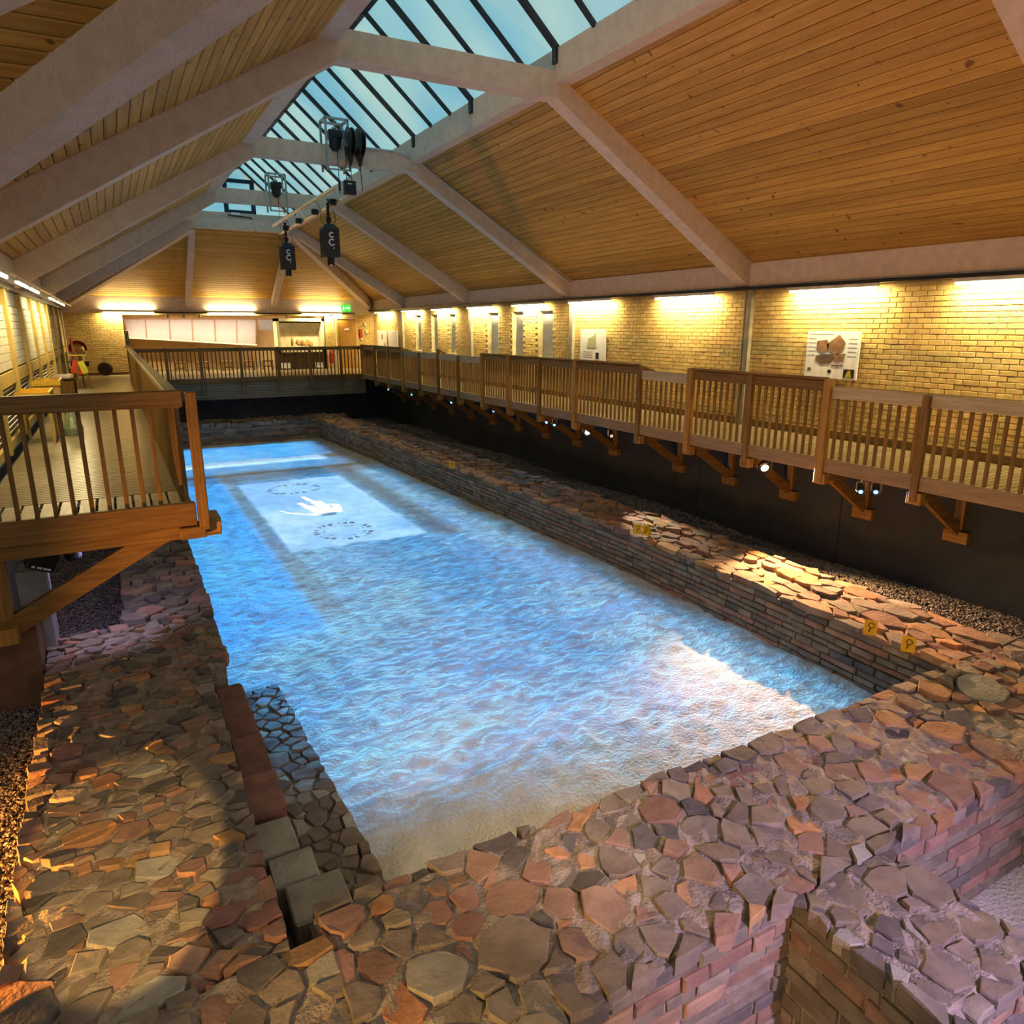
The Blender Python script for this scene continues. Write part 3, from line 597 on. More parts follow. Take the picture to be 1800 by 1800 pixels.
# cross wall
cw = thing('ruined_wall', 'short ruined cross wall jutting from the near wall at the bottom corner', 'stone wall'); cw['kind'] = 'thing'
core_grid(3.16, 4.02, 1.32, 2.3, -3.0, -1.50, amp=.016, step=.07).build('mortar_core', M_lime, cw)
poly = [(3.11, 1.28), (4.05, 1.28), (4.05, 2.26), (3.11, 2.26)]; S = fill_seeds(poly, HAND, (.07, .12), 1500, 'ggd', pack=.74)
items = top_items(S, poly, -1.5, tilt=.07, zr=.025)
items += list(courses((3.16, 2.26), (0, -1), (-1, 0), .95, -2.95, -1.53, (.09, .14), (.15, .4), ['g', 'gd', 'gr']))
items += list(courses((3.13, 1.31), (1, 0), (0, -1), .9, -2.95, -1.53, (.08, .12), (.15, .35), ['g', 'r', 'gd']))
assemble(cw, items, 200)
# long wall on the pit-board side
rw = thing('ruined_wall', 'long ruined wall with yellow markers between the sand and the dark pit boards', 'stone wall'); rw['kind'] = 'thing'
mp = lambda u, y: (xin(y) + u, y)
core_grid(.03, 1.2, 3.5, 26.3, -2.35, -1.56, mapf=mp, step=.2).build('mortar_core', M_lime, rw)
poly = [(0, 3.56), (1.22, 3.56), (1.22, 26.3), (0, 26.3)]; AN = (1.6, 1); S = fill_seeds(poly, [], (.11, .27), 16000, 'ggrrrroo', AN, .74)
items = top_items(S, poly, -1.54, tilt=.06, zr=.05, mapf=mp, ani=AN)
for g, k, c, a in courses((0, 3.45), (0, 1), (-1, 0), 22.8, -2.26, -1.58, (.07, .10), (.18, .5), ['gd', 'rg', 'g', 'rg']):
    items.append((([(v[0] + xin(v[1]), v[1], v[2]) for v in g[0]], g[1]), k, (c[0] + xin(c[1]), c[1], c[2]), a))
assemble(rw, items, 299)
# far wall in shadow
fw = thing('ruined_wall', 'ruined wall in deep shade below the far walkway', 'stone wall'); fw['kind'] = 'thing'
core_grid(.6, 7.5, 26.3, 27.5, -2.3, -1.6, step=.25).build('mortar_core', M_lime, fw)
poly = [(.6, 26.25), (7.5, 26.25), (7.5, 27.5), (.6, 27.5)]; S = fill_seeds(poly, [], (.12, .24), 2500, 'gdr')
items = top_items(S, poly, -1.5, tilt=.1, zr=.07) + list(courses((.6, 26.3), (1, 0), (0, -1), 6.6, -2.25, -1.55, (.09, .13), (.25, .55), ['gd', 'gr']))
assemble(fw, items, 120)
# inner ledge with the tile kerb
lg = thing('stone_ledge', 'low stone ledge with a row of red kerb tiles along the sand edge', 'ledge')
core_grid(.6, 1.16, 3.5, 7.3, -2.4, -1.98, amp=.01).build('mortar_core', M_lime, lg)
poly = [(.78, 4.05), (1.24, 4.0), (1.14, 7.3), (.76, 7.3)]; S = fill_seeds(poly, [], (.07, .13), 3000, 'gggp')
items = top_items(S, poly, -1.96, tilt=.04, zr=.015, gap=.01)
assemble(lg, items, 200)
for (x0, x1, y0, y1, z, k) in ((.49, .75, 6.05, 7.1, -1.74, 'R'), (.48, .75, 5.42, 6.03, -1.73, 'R'), (.47, .75, 4.88, 5.40, -1.72, 'R'), (.42, .74, 4.42, 4.78, -1.74, 'p'), (.50, .80, 4.10, 4.40, -1.76, 'p'),
                               (.55, .92, 3.72, 4.08, -1.74, 'p'), (.62, .80, 3.46, 3.70, -1.72, 'g'), (.96, 1.16, 3.55, 4.0, -1.84, 'g'), (.82, .87, 3.55, 3.8, -1.80, 'p')):
    m = MB(); m.bev(-(x1-x0)/2, (x1-x0)/2, -(y1-y0)/2, (y1-y0)/2, -.26, 0, .018); m.v = [(x + random.uniform(-.008, .008), y + random.uniform(-.008, .008), zz + random.uniform(-.006, .006)) for x, y, zz in m.v]
    m.build('kerb_tile' if k == 'R' else 'kerb_block', STONE[k], lg, ((x0+x1)/2, (y0+y1)/2, z), )

# ------------------------------------------------------------------ walkways
ORD = ['first', 'second', 'third', 'fourth', 'fifth', 'sixth', 'seventh', 'eighth', 'ninth', 'tenth', 'eleventh', 'twelfth', 'thirteenth', 'fourteenth', 'fifteenth', 'sixteenth', 'seventeenth']
def deck(name, label, n, pitch, length, mat, place, group='timber walkways'):
    t = thing(name, label, 'walkway', group=group); me = None
    b = MB()
    if length[0] == 'x': b.bev(-length[1]/2, length[1]/2, -pitch*.415, pitch*.415, -.03, 0, .006)
    else: b.bev(-pitch*.43, pitch*.43, -length[1]/2, length[1]/2, -.03, 0, .004)
    me = b.mesh('deck_board', mat)
    for k in range(n): obj('deck_board', me, t, place(k))
    return t
dR = deck('walkway', 'long timber walkway along the brick wall, over the dark pit boards', 249, .1, ('x', 1.66), M_deck, lambda k: (9.31, 2.6 + k*.1, 0))
q = MB(); q.box(8.5, 8.6, 2.4, 28.0, -.17, -.035); q.box(9.3, 9.4, 2.4, 28.0, -.17, -.035); q.box(10.1, 10.2, 2.4, 28.0, -.17, -.035); q.build('joist', M_woody, dR)
dL = deck('walkway', 'timber walkway along the window wall with a sheen down its middle', 189, .1, ('x', 1.78), M_deck, lambda k: (-.43, 8.62 + k*.1, 0))
q = MB(); q.box(.34, .46, 8.0, 27.8, -.17, -.035); q.box(-.6, -.5, 8.0, 27.8, -.17, -.035); q.build('joist', M_woody, dL)
dN = deck('walkway', 'near end of the timber walkway where boards run lengthwise with wide gaps', 48, .165, ('y', .94), M_decky, lambda k: (.42 - k*.165, 8.08, 0))
q = MB(); q.box(-7.6, .46, 7.68, 7.76, -.17, -.035); q.box(-7.6, .46, 8.4, 8.48, -.17, -.035); q.build('joist', M_woodx, dN)
dF = deck('walkway', 'timber walkway across the far end of the pit', 37, .1, ('x', 11.4), M_deck, lambda k: (4.42, 27.55 + k*.1, 0))
q = MB(); q.box(-1.2, 10.1, 27.5, 27.6, -.2, -.035); q.build('joist', M_woodx, dF)
for k in range(6): q = MB(); q.box(.4, 8.5, 27.25, 27.3, -.74 + k*.095, -.655 + k*.095); q.build('fascia_board', pmat('grey_fascia', (0.20, 0.17, 0.115), (0.16, 0.135, 0.09), .7, 3, stretch=(.7, 9, 9), rnd=.08), dF)

# balustrades
balu = {}
def baluster(h, mat=M_woodz):
    k = (round(h, 3), mat.name)
    if k not in balu: b = MB(); b.bev(-.019, .019, -.019, .019, 0, h, .004); balu[k] = b.mesh('baluster', mat)
    return balu[k]
def post_mesh(z0, z1, w, mat):
    b = MB(); b.bev(-w/2, w/2, -w/2, w/2, z0, z1, .008); return b.mesh('post', mat)
M_postY = pmat('yellow_stained_post', (0.33, 0.185, 0.04), (0.24, 0.125, 0.027), .5, 3, stretch=(12, 12, .8), rnd=.08)
PY_ = [2.3, 3.66, 5.03, 6.39, 7.75, 9.05, 10.38, 12.48, 13.93, 15.35, 16.8, 18.29, 19.73, 21.2, 22.68, 24.1, 25.6, 27.1]
HI = {(6.39, 7.75), (7.75, 9.05), (10.38, 12.48), (12.48, 13.93), (13.93, 15.35), (15.35, 16.8), (22.68, 24.1), (24.1, 25.6), (25.6, 27.1)}
bR = thing('balustrade', 'long timber balustrade over the pit with some raised sloping reading boards', 'balustrade', group='timber balustrades')
xo = 8.43
low_m = post_mesh(-.26, .98, .09, M_woodz); high_m = post_mesh(-.30, 1.10, .11, M_postY)
for i, y in enumerate(PY_):
    hi = any(y in h for h in HI) or abs(y - 19.73) < .01
    obj('post', high_m if (hi and i % 2) or y in (6.39, 9.05, 16.8, 22.68) else (low_m if not hi else post_mesh(-.26, 1.08, .09, M_woodz)), bR, (xo - .055, y, 0))
    if abs(y - 19.73) < .01: b = MB(); b.bar((xo - .06, y, 1.12), (xo + .16, y, 1.0), .16, .03); b.build('post_cap', M_woody, bR)
for a, b_ in zip(PY_, PY_[1:]):
    hi = (a, b_) in HI; top = 1.02 if hi else .90; n = max(6, round((b_ - a)/.128)); wd = (b_ - a)
    for k in range(1, n): obj('baluster', baluster(top - .02), bR, (xo, a + wd*k/n, 0.02))
    q = MB()
    if hi: q.bev(xo - .045, xo + .0, a, b_, .92, 1.06, .006); q.build('top_rail', M_woody, bR); q = MB(); q.add([(xo - .10, a, 1.085), (xo - .10, b_, 1.085), (xo + .30, b_, .955), (xo + .30, a, .955), (xo - .10, a, 1.115), (xo - .10, b_, 1.115), (xo + .30, b_, .985), (xo + .30, a, .985)], [(0,1,2,3),(7,6,5,4),(0,4,5,1),(1,5,6,2),(2,6,7,3),(3,7,4,0)]); q.build('reading_board', M_woody, bR)
    else: q.bev(xo - .05, xo - .015, a, b_, .84, 1.0, .006); q.build('top_rail', M_pale, bR)
    q = MB(); q.bev(xo - .05, xo + .0, a, b_, -.17, .015, .006); q.build('bottom_rail', pmat('grey_brown_rail', (0.25, 0.175, 0.10), (0.19, 0.13, 0.07), .6, 3, stretch=(12, .7, 12), rnd=.08), bR)
# brackets under the long walkway
def bracket():
    parts = []
    b = MB(); b.bev(-.16, 1.0, -.05, .05, -.31, -.185, .006); parts.append(('cross_beam', b.mesh('cross_beam', M_woodx)))
    b = MB(); b.bar((.16, 0, -.30), (1.0, 0, -.86), .075, .13); parts.append(('strut', b.mesh('strut', M_woodx)))
    b = MB(); b.bev(.92, 1.0, -.06, .06, -.80, -.31, .006); parts.append(('wall_post', b.mesh('wall_post', M_woodz)))
    b = MB(); b.bev(.90, 1.0, -.16, .16, -.98, -.82, .006); parts.append(('wall_block', b.mesh('wall_block', M_woody)))
    b = MB(); b.bev(-.14, -.02, -.09, .09, -.34, -.19, .006); parts.append(('end_block', b.mesh('end_block', M_postY)))
    return parts
BP = bracket()
for i, y in enumerate(PY_[1:-1]):
    t = thing('support_bracket', '%s timber strut bracket under the long walkway, counting from the near end' % ORD[i], 'bracket', (8.5, y, 0), group='brackets under the long walkway')
    for n_, me in BP: obj(n_, me, t)
# near corner balustrade
bN = thing('balustrade', 'near timber balustrade with thick handrail facing the camera', 'balustrade', group='timber balustrades')
q = MB(); q.bev(-7.5, .54, 7.555, 7.64, 1.02, 1.18, .01); q.build('top_rail', M_woodx, bN)
q = MB(); q.bev(-7.5, .55, 7.57, 7.64, -.17, .07, .008); q.build('bottom_rail', M_woodx, bN)
for k in range(52): obj('baluster', baluster(1.0), bN, (.245 - k*.147, 7.665, .03))
obj('post', post_mesh(-.22, 1.16, .10, M_woodz), bN, (.615, 7.60, 0))
for x in (-2.2, -4.4): obj('post', post_mesh(-.22, 1.10, .09, M_woodz), bN, (x, 7.7, 0))
bL = thing('balustrade', 'timber balustrade running along the window-side walkway', 'balustrade', group='timber balustrades')
q = MB(); q.bev(.40, .52, 7.64, 27.2, 1.12, 1.17, .008); q.build('handrail_cap', M_pale, bL)
q = MB(); q.bev(.44, .52, 7.65, 27.2, 1.0, 1.118, .008); q.build('top_rail', M_woody, bL)
q = MB(); q.bev(.48, .53, 7.65, 27.2, -.17, .05, .008); q.build('bottom_rail', M_woody, bL)
for k in range(128): obj('baluster', baluster(1.0), bL, (.455, 7.85 + k*.15, .03))
for k in range(13): obj('post', post_mesh(-.2, 1.05, .09, M_woodz), bL, (.56, 7.72 + 1.5*(k + 1), 0))
bF = thing('balustrade', 'timber balustrade across the far walkway in front of the exhibit opening', 'balustrade', group='timber balustrades')
q = MB(); q.bev(.5, 8.45, 27.16, 27.26, .93, 1.05, .008); q.build('top_rail', M_woodx, bF)
q = MB(); q.bev(.5, 8.45, 27.18, 27.24, -.17, 0.0, .008); q.build('bottom_rail', M_woodx, bF)
for k in range(58): obj('baluster', baluster(.95), bF, (.62 + k*.134, 27.21, 0))
for x in (1.59, 2.66, 3.97, 5.25, 6.40, 7.55): obj('post', post_mesh(-.58, 1.07, .09, M_woodz), bF, (x, 27.14, 0))
# near corner support
t = thing('support_bracket', 'big timber diagonal strut under the near walkway corner', 'bracket')
q = MB(); q.bar((.30, 7.85, -.24), (-1.2, 7.85, -1.04), .10, .19); q.build('strut', M_woodx, t)
q = MB(); q.bev(-1.3, .78, 7.70, 7.82, -.33, -.185, .008); q.build('cross_beam', M_woodx, t)
q = MB(); q.bev(.66, .78, 7.66, 8.0, -.29, -.13, .008); q.build('end_block', M_postY, t)
q = MB(); q.bev(.38, .62, 7.55, 7.69, -.30, -.18, .008); q.build('end_block', M_woodx, t)
q = MB(); q.bev(-1.25, -1.12, 7.80, 7.92, -1.05, -.2, .008); q.build('wall_post', M_woodz, t)
q = MB(); q.bev(-1.5, -1.1, 7.66, 7.84, -1.14, -.98, .01); q.build('wall_block', M_postY, t)
q = MB(); q.bev(-1.14, -.88, 8.42, 8.75, -1.9, -.66, .01); q.build('pier', pmat('grey_pier', (0.30, 0.32, 0.34)), kind='structure', label='grey concrete pier behind the near diagonal strut', category='pier')

# ------------------------------------------------------------------ strip lights
M_tube = emat('lit_tube', (1.0, 0.86, 0.55), 9.0)
def strip(label, loc, length, axis, power, direction, group, col=WARM, up=0.0):
    t = thing('strip_light', label, 'strip light', loc, group=group); h = length/2
    b = MB(); bx = (lambda a, c, e, f: b.bev(-h, h, a, c, e, f, .004)) if axis == 'x' else (lambda a, c, e, f: b.bev(a, c, -h, h, e, f, .004))
    bx(-.03, .03, .02, .07); b.build('light_body', pmat('white_enamel', (0.7, 0.68, 0.6), rough=.4), t)
    b = MB(); b.tube([((-h + .03) if axis == 'x' else 0, 0 if axis == 'x' else -h + .03, 0), ((h - .03) if axis == 'x' else 0, 0 if axis == 'x' else h - .03, 0)], .017, 8); b.build('tube', M_tube, t)
    sx, sy = (length, .04) if axis == 'x' else (.04, length)
    r = aim(direction)
    d = bpy.data.lights.new('tube_light', 'AREA'); d.shape = 'RECTANGLE'; d.energy = power; d.color = col
    q_ = Vector(direction).normalized(); side = Vector((1, 0, 0)) if axis == 'x' else Vector((0, 1, 0))
    zax = -q_; xax = side; yax = zax.cross(xax).normalized(); d.size = length; d.size_y = .04
    lo = obj('tube_light', d, t); lo.matrix_local = Matrix.Translation(q_*.024) @ Matrix((xax, yax, zax)).transposed().to_4x4()
    if up:
        d2 = bpy.data.lights.new('tube_light', 'AREA'); d2.shape = 'RECTANGLE'; d2.energy = up; d2.color = col; d2.size = length; d2.size_y = .04
        q2 = Vector((q_.x, q_.y, -q_.z)); z2 = -q2; lo = obj('tube_light', d2, t); lo.matrix_local = Matrix.Translation(q2*.024 + Vector((0, -.05, .09))) @ Matrix((xax, z2.cross(xax).normalized(), z2)).transposed().to_4x4()
    return t
RS = [(1.2, 2.9), (4.2, 5.93), (7.03, 8.67), (10.41, 12.11), (13.65, 15.39), (16.56, 18.32), (19.52, 21.26), (22.45, 24.22), (25.41, 27.21), (28.6, 30.48)]
for i, (a, b_) in enumerate(RS):
    strip('%s lit strip light on the long brick wall, counting from the near end' % ORD[i - 1] if i else 'strip light on the long brick wall outside the picture edge', (10.06, (a + b_)/2, 2.33), b_ - a, 'y', TUBE_RIGHT, (.42, 0, -1), 'strip lights on the long brick wall')
for i, (a, b_) in enumerate(((-.12, 1.58), (3.49, 5.24), (7.12, 8.79))):
    strip(('lit strip light on the end wall above the yellow brick corner', 'lit strip light above the middle of the exhibit opening', 'lit strip light on the end wall beside the exit sign')[i], ((a + b_)/2, 31.04, 2.28), b_ - a, 'x', TUBE_FAR, (0, .35, -1), 'strip lights on the end wall', up=TUBE_FAR*.3)
for i, (a, b_) in enumerate(((9.2, 10.85), (11.84, 13.42), (13.77, 15.45), (18.2, 19.8), (20.4, 21.8), (22.2, 24.2))):
    strip('%s lit strip light hanging along the window wall, counting from the near end' % ORD[i], (-1.0, (a + b_)/2, 2.34), b_ - a, 'y', TUBE_LEFT, (-.25, 0, -1), 'strip lights along the window wall')
q = MB(); q.bar((-1.0, 8.7, 2.42), (-1.0, 28.5, 2.42), .03, .03); q.build('light_track', M_alu, label='thin metal track carrying the strip lights along the window wall', category='light track')
for a, b_, w in ((1.62, 3.45, 'nearer the yellow brick corner'), (5.3, 7.08, 'nearer the exit sign')):
    t = thing('track_light', 'black lighting track with small spot heads on the end wall, ' + w, 'track light', ((a + b_)/2, 31.06, 2.27))
    q = MB(); q.bev(-(b_-a)/2, (b_-a)/2, -.02, .02, 0, .04, .004); q.build('track', M_black, t)
    for k in ((.25, .6, .95) if a < 2 else (.75,)):
        x = -(b_-a)/2 + (b_-a)*k*.9; q = MB(); q.tube([(x, 0, 0), (x, 0, -.06)], .012, 6); q.lathe([(.04, 0), (.05, .04), (.05, .12), (.0, .12)], (x, .04, -.06), 10, (0, -.5, -.8)); q.build('spot_head', M_steel, t)

# ------------------------------------------------------------------ hanging truss, hoists, projectors
M_logo = emat('white_print', (0.8, 0.8, 0.8), 0.0)
def curve_text(name, body, size, mat, parent, mw):
    c = bpy.data.curves.new(name, 'FONT'); c.body = body; c.size = size; c.extrude = .001; c.align_x = 'CENTER'; c.align_y = 'CENTER'; c.materials.append(mat)
    o = bpy.data.objects.new(name + '_source', c); COL.objects.link(o); bpy.context.view_layer.update()
    me = bpy.data.meshes.new_from_object(o.evaluated_get(bpy.context.evaluated_depsgraph_get())); bpy.data.objects.remove(o)
    r = obj(name, me, parent); r.matrix_local = mw; return r
t = thing('lighting_truss', 'twin-tube aluminium lighting bar hanging under the ridge', 'truss', (4.42, 18.4, 4.36))
for dx, dz in ((-.08, .12), (.08, -.08)):
    q = MB(); q.tube([(dx, -3.2, dz), (dx, 3.2, dz)], .040, 10); q.build('tube', M_alu, t)
for k in range(9):
    y = -2.9 + k*.72; q = MB(); q.tube([(-.08, y, .12), (.08, y + .1, -.08)], .016, 6); q.build('rung', M_alu, t)
for k in (-2.6, -1.1, .5, 2.0): q = MB(); q.bev(-.07, .07, k - .06, k + .06, -.14, -.02, .01); q.build('clamp', M_black, t)
def projector(loc, label, h):
    t = thing('projector', label, 'projector', loc, group='projectors hung from the truss'); s = h/.62
    q = MB(); q.add([(-.16*s,-.16*s,-.31*s),(.16*s,-.16*s,-.31*s),(.16*s,.16*s,-.31*s),(-.16*s,.16*s,-.31*s),(-.16*s,-.16*s,.24*s),(.16*s,-.16*s,.24*s),(.16*s,.16*s,.24*s),(-.16*s,.16*s,.24*s),(-.08*s,-.08*s,.33*s),(.08*s,-.08*s,.33*s),(.08*s,.08*s,.33*s),(-.08*s,.08*s,.33*s)],
        [(3,2,1,0),(0,1,5,4),(1,2,6,5),(2,3,7,6),(3,0,4,7),(4,5,9,8),(5,6,10,9),(6,7,11,10),(7,4,8,11),(8,9,10,11)]); q.build('housing', pmat('charcoal_metal', (.022, .021, .025), (.03, .028, .032), .45), t)
    for sx, sy, a, b_ in ((-.165, -.02, -.14, -.03), (-.165, -.02, .03, .14)):
        q = MB(); q.box(sx*s - .004, sx*s, a*s, b_*s, -.26*s, .18*s); q.build('vent_panel', M_black, t)
    q = MB(); q.lathe([(.0, 0), (.075, 0), (.075, .16), (.06, .16), (.055, .13), (.0, .13)], (0, 0, -.31*s), 14, (0, 0, -1)); q.build('lens_barrel', M_black, t)
    q = MB(); q.lathe([(.0, .0), (.05, .0), (.04, .02), (0, .024)], (0, 0, -.31*s - .135), 12, (0, 0, -1)); q.build('lens', emat('lit_lens', (.75, .85, 1.0), 2.5), t)
    q = MB(); q.tube([(0, 0, .33*s), (0, 0, .80*s)], .03, 8); q.bev(-.05, .05, -.04, .04, .36*s, .46*s, .008); q.build('hanger', M_black, t)
    for sx in (-1, 1): q = MB(); q.tube([(sx*.08*s, 0, .3*s), (sx*.16*s, .03, .42*s), (sx*.12*s, .04, .62*s)], .006, 5); q.build('safety_cable', M_black, t)
    # the white maker's mark, printed sideways: two rings and a dot on the face towards the camera
    for dz, r in ((.11, .045), (-.03, .06)):
        q = MB(); n = 16; ps = [(math.cos(a)*r, 0, math.sin(a)*r*1.0) for a in [(.8 + 4.9*k/n) for k in range(n + 1)]]
        q.tube([(p[0], -.163*s, dz*s + p[2]) for p in ps], .016, 6); q.build('logo_letter', M_white, t)
    q = MB(); q.lathe([(.0, 0), (.016, 0), (.016, .006), (0, .006)], (.03, -.162*s, -.14*s), 10, (0, -1, 0)); q.build('logo_dot', M_white, t)
    return t
P1 = projector((4.45, 16.3, 3.56), 'nearer hanging black projector with a white printed mark', .66)
P2 = projector((4.43, 20.5, 3.57), 'farther hanging black projector with a white printed mark', .66)
def hoist(loc, label, reels):
    t = thing('chain_hoist', label, 'hoist', loc)
    q = MB()
    for sx in (-.23, .21):
        q.bar((sx, -.06, -.42), (sx, -.06, .50), .04, .04, up=(0, 1, 0)); q.bar((sx, .33, -.42), (sx, .33, .50), .04, .04, up=(0, 1, 0)); q.bar((sx, -.06, .50), (sx, .33, .50), .04, .04)
    q.bar((-.25, -.06, .5), (.23, -.06, .5), .04, .04); q.bar((-.25, .33, .5), (.23, .33, .5), .04, .04); q.bar((-.25, -.06, -.42), (.23, -.06, -.42), .03, .03); q.build('frame', M_steel, t)
    q = MB(); q.bev(-.16, .12, -.02, .22, .16, .32, .02); q.build('motor', M_black, t)
    q = MB(); q.tube([(-.02, .08, .32), (-.02, .08, .5)], .012, 6); q.lathe([(.05, 0), (.05, .03), (0, .03)], (-.02, .08, .34), 8); q.build('hook', M_steel, t)
    q = MB(); q.lathe([(.0, 0), (.13, 0), (.12, .14), (.05, .22), (0, .22)], (-.02, .08, .16), 10, (0, 0, -1)); q.build('chain_bag', M_black, t)
    q = MB(); q.tube([(.02, .08, -.05), (.02, .08, -.85)], .008, 5); q.build('chain', M_black, t)
    if reels:
        for x in (.22, .42):
            q = MB(); q.lathe([(.0, 0), (.26, 0), (.27, .02), (.12, .035), (.12, .075), (.27, .09), (.26, .11), (0, .11)], (x - .05, -.10, .1), 20, (1, 0, 0)); q.build('cable_reel', M_black, t)
            q = MB(); q.add([(x - .07, -.16, -.1), (x + .07, -.16, -.1), (x + .02, -.12, -.33), (x - .02, -.12, -.33), (x - .07, -.05, -.1), (x + .07, -.05, -.1), (x + .02, -.06, -.33), (x - .02, -.06, -.33)], [(0,3,2,1),(4,5,6,7),(0,1,5,4),(1,2,6,5),(2,3,7,6),(3,0,4,7)]); q.build('reel_guide', M_black, t)
            q = MB(); q.tube([(x, -.1, -.33), (x + .02, -.1, -.8)], .008, 5); q.build('cable', M_black, t)
        q = MB(); q.lathe([(.0, 0), (.07, 0), (.06, .02), (0, .02)], (.51, -.10, .1), 12, (1, 0, 0)); q.build('reel_badge', pmat('orange_badge', (.75, .38, .03)), t)
    return t
hoist((4.43, 15.25, 5.22), 'chain hoist frame with two big black cable reels on the second roof frame', True)
hoist((4.43, 21.1, 5.2), 'smaller chain hoist frame on the third roof frame', False)
t = thing('junction_box', 'black box hanging at the near end of the lighting bar', 'junction box', (4.62, 15.2, 4.48))
q = MB(); q.bev(-.12, .12, -.06, .06, -.13, .13, .01); q.build('box', M_black, t)
q = MB(); q.box(-.05, .03, -.064, -.06, .06, .08); q.build('badge', M_white, t)
q = MB(); q.tube([(-.05, 0, .13), (-.05, 0, .7)], .008, 5); q.build('cable', M_black, t)

# ------------------------------------------------------------------ posters, signs, small wall things
M_txt = pmat('grey_print', (.42, .42, .45)); M_blk = pmat('black_print', (.02, .02, .02))
def panel(label, yc, w, z0, z1):
    t = thing('wall_panel', label, 'poster', (10.2, yc, 0)); q = MB(); q.bev(-.015, .015, -w/2, w/2, z0, z1, .003); q.build('board', M_white, t); return t
def flat(mb, t, name, pts, mat, d=.004):
    """flat print: y,z points on the board's face"""
    n = len(pts); mb = MB(); mb.add([(-.0155, y, z) for y, z in pts] + [(-.0155 - d, y, z) for y, z in pts], [tuple(range(n))[::-1], tuple(range(n, 2*n))] + [(i, (i+1) % n, n + (i+1) % n, n + i) for i in range(n)]); return mb.build(name, mat, t)
M_sherd = pmat('printed_sherd', (.30, .17, .09), (.20, .105, .055), .6, 9); M_sherd2 = pmat('printed_dark_sherd', (.17, .11, .08), (.10, .065, .05), .6, 9)
t = panel('white wall panel picturing brown pottery sherds, beside the steel post', 7.80, .98, .95, 1.69)
rel = lambda L: [(.49 - x*.98, 1.69 - z*.74) for x, z in L]
for nm, m, L in (('sherd_print', M_sherd, [(.20,.20),(.40,.17),(.44,.30),(.40,.42),(.30,.46),(.20,.38)]), ('sherd_print', M_sherd, [(.40,.26),(.62,.06),(.74,.22),(.72,.36),(.62,.50),(.48,.44),(.41,.38)]),
                 ('sherd_print', M_sherd2, [(.20,.52),(.34,.48),(.54,.47),(.56,.58),(.48,.68),(.30,.70),(.20,.62)]), ('sherd_print', M_sherd, [(.54,.48),(.76,.45),(.74,.62),(.56,.64)]), ('scale_bar', M_sherd2, [(.52,.70),(.74,.69),(.74,.72),(.52,.73)])):
    flat(None, t, nm, rel(L), m)
flat(None, t, 'photo_print', rel([(.76,.78),(.96,.78),(.96,.96),(.76,.96)]), M_blk, .003)
flat(None, t, 'photo_figure', rel([(.84,.82),(.88,.80),(.92,.95),(.79,.95)]), pmat('yellow_print', (.45, .36, .03)), .005)
for k in range(5): flat(None, t, 'text_line', rel([(.03,.14+k*.09),(.18,.14+k*.09),(.18,.155+k*.09),(.03,.155+k*.09)]), M_txt, .001); flat(None, t, 'text_line', rel([(.80,.14+k*.09),(.95,.14+k*.09),(.95,.155+k*.09),(.80,.155+k*.09)]), M_txt, .001)
flat(None, t, 'text_line', rel([(.04,.04),(.5,.04),(.5,.06),(.04,.06)]), M_txt, .001)
flat(None, t, 'small_print', rel([(.06,.80),(.10,.77),(.13,.80),(.13,.85),(.06,.85)]), M_sherd2, .002); flat(None, t, 'small_print', rel([(.46,.82),(.5,.80),(.53,.83),(.52,.88),(.46,.88)]), M_blk, .002)
t = panel('white wall panel picturing a pale green pointed sherd, past the window slots', 14.48, 1.04, .98, 1.70)
rel = lambda L: [(.52 - x*1.04, 1.70 - z*.72) for x, z in L]
flat(None, t, 'sherd_print', rel([(.28,.58),(.34,.28),(.50,.24),(.62,.08),(.66,.58),(.5,.60)]), pmat('pale_green_print', (.45, .45, .30), (.36, .37, .24), .6, 9))
flat(None, t, 'photo_print', rel([(.64,.74),(.76,.74),(.76,.95),(.64,.95)]), M_blk, .003)
for k in range(4): flat(None, t, 'text_line', rel([(.1,.72+k*.06),(.5,.72+k*.06),(.5,.735+k*.06),(.1,.735+k*.06)]), M_txt, .001)
t = panel('white wall panel with a small dark figure, in the far corner by the door', 30.05, 1.1, .84, 1.6); flat(None, t, 'figure_print', [(.0, 1.25), (-.12, 1.25), (-.12, 1.45), (.0, 1.45)], M_sherd2); flat(None, t, 'figure_print', [(-.3, .95), (-.42, .95), (-.42, 1.1), (-.3, 1.1)], pmat('ochre_print', (.4, .28, .1)))
panel('blank white wall panel next to the window slots at the far end', 28.65, 1.1, .84, 1.6)
t = thing('exit_sign', 'lit green exit sign above the far door', 'sign', (8.95, 30.9, 2.52))
q = MB(); q.bev(-.2, .2, -.03, .03, -.14, .14, .01); q.build('sign_box', emat('lit_green', (.04, .62, .06), 1.1), t)
q = MB()
q.box(-.04, .10, -.036, -.031, -.02, .03); q.add([(.10, -.034, -.06), (.16, -.034, .005), (.10, -.034, .07)], [(0, 1, 2)])   # arrow
q.lathe([(0, 0), (.022, 0), (.022, .004), (0, .004)], (-.11, -.031, .075), 10, (0, -1, 0)); q.bar((-.11, -.034, .05), (-.12, -.034, -.03), .03, .006, up=(0, 1, 0)); q.bar((-.12, -.034, -.03), (-.08, -.034, -.09), .02, .006, up=(0, 1, 0)); q.bar((-.12, -.034, -.03), (-.165, -.034, -.08), .02, .006, up=(0, 1, 0)); q.bar((-.11, -.034, .04), (-.06, -.034, .01), .016, .006, up=(0, 1, 0))
q.build('running_figure', emat('lit_white', (1, 1, .9), 1.3), t)
q = MB(); q.box(-.01, .01, -.01, .01, .14, .26); q.build('bracket', M_steel, t)
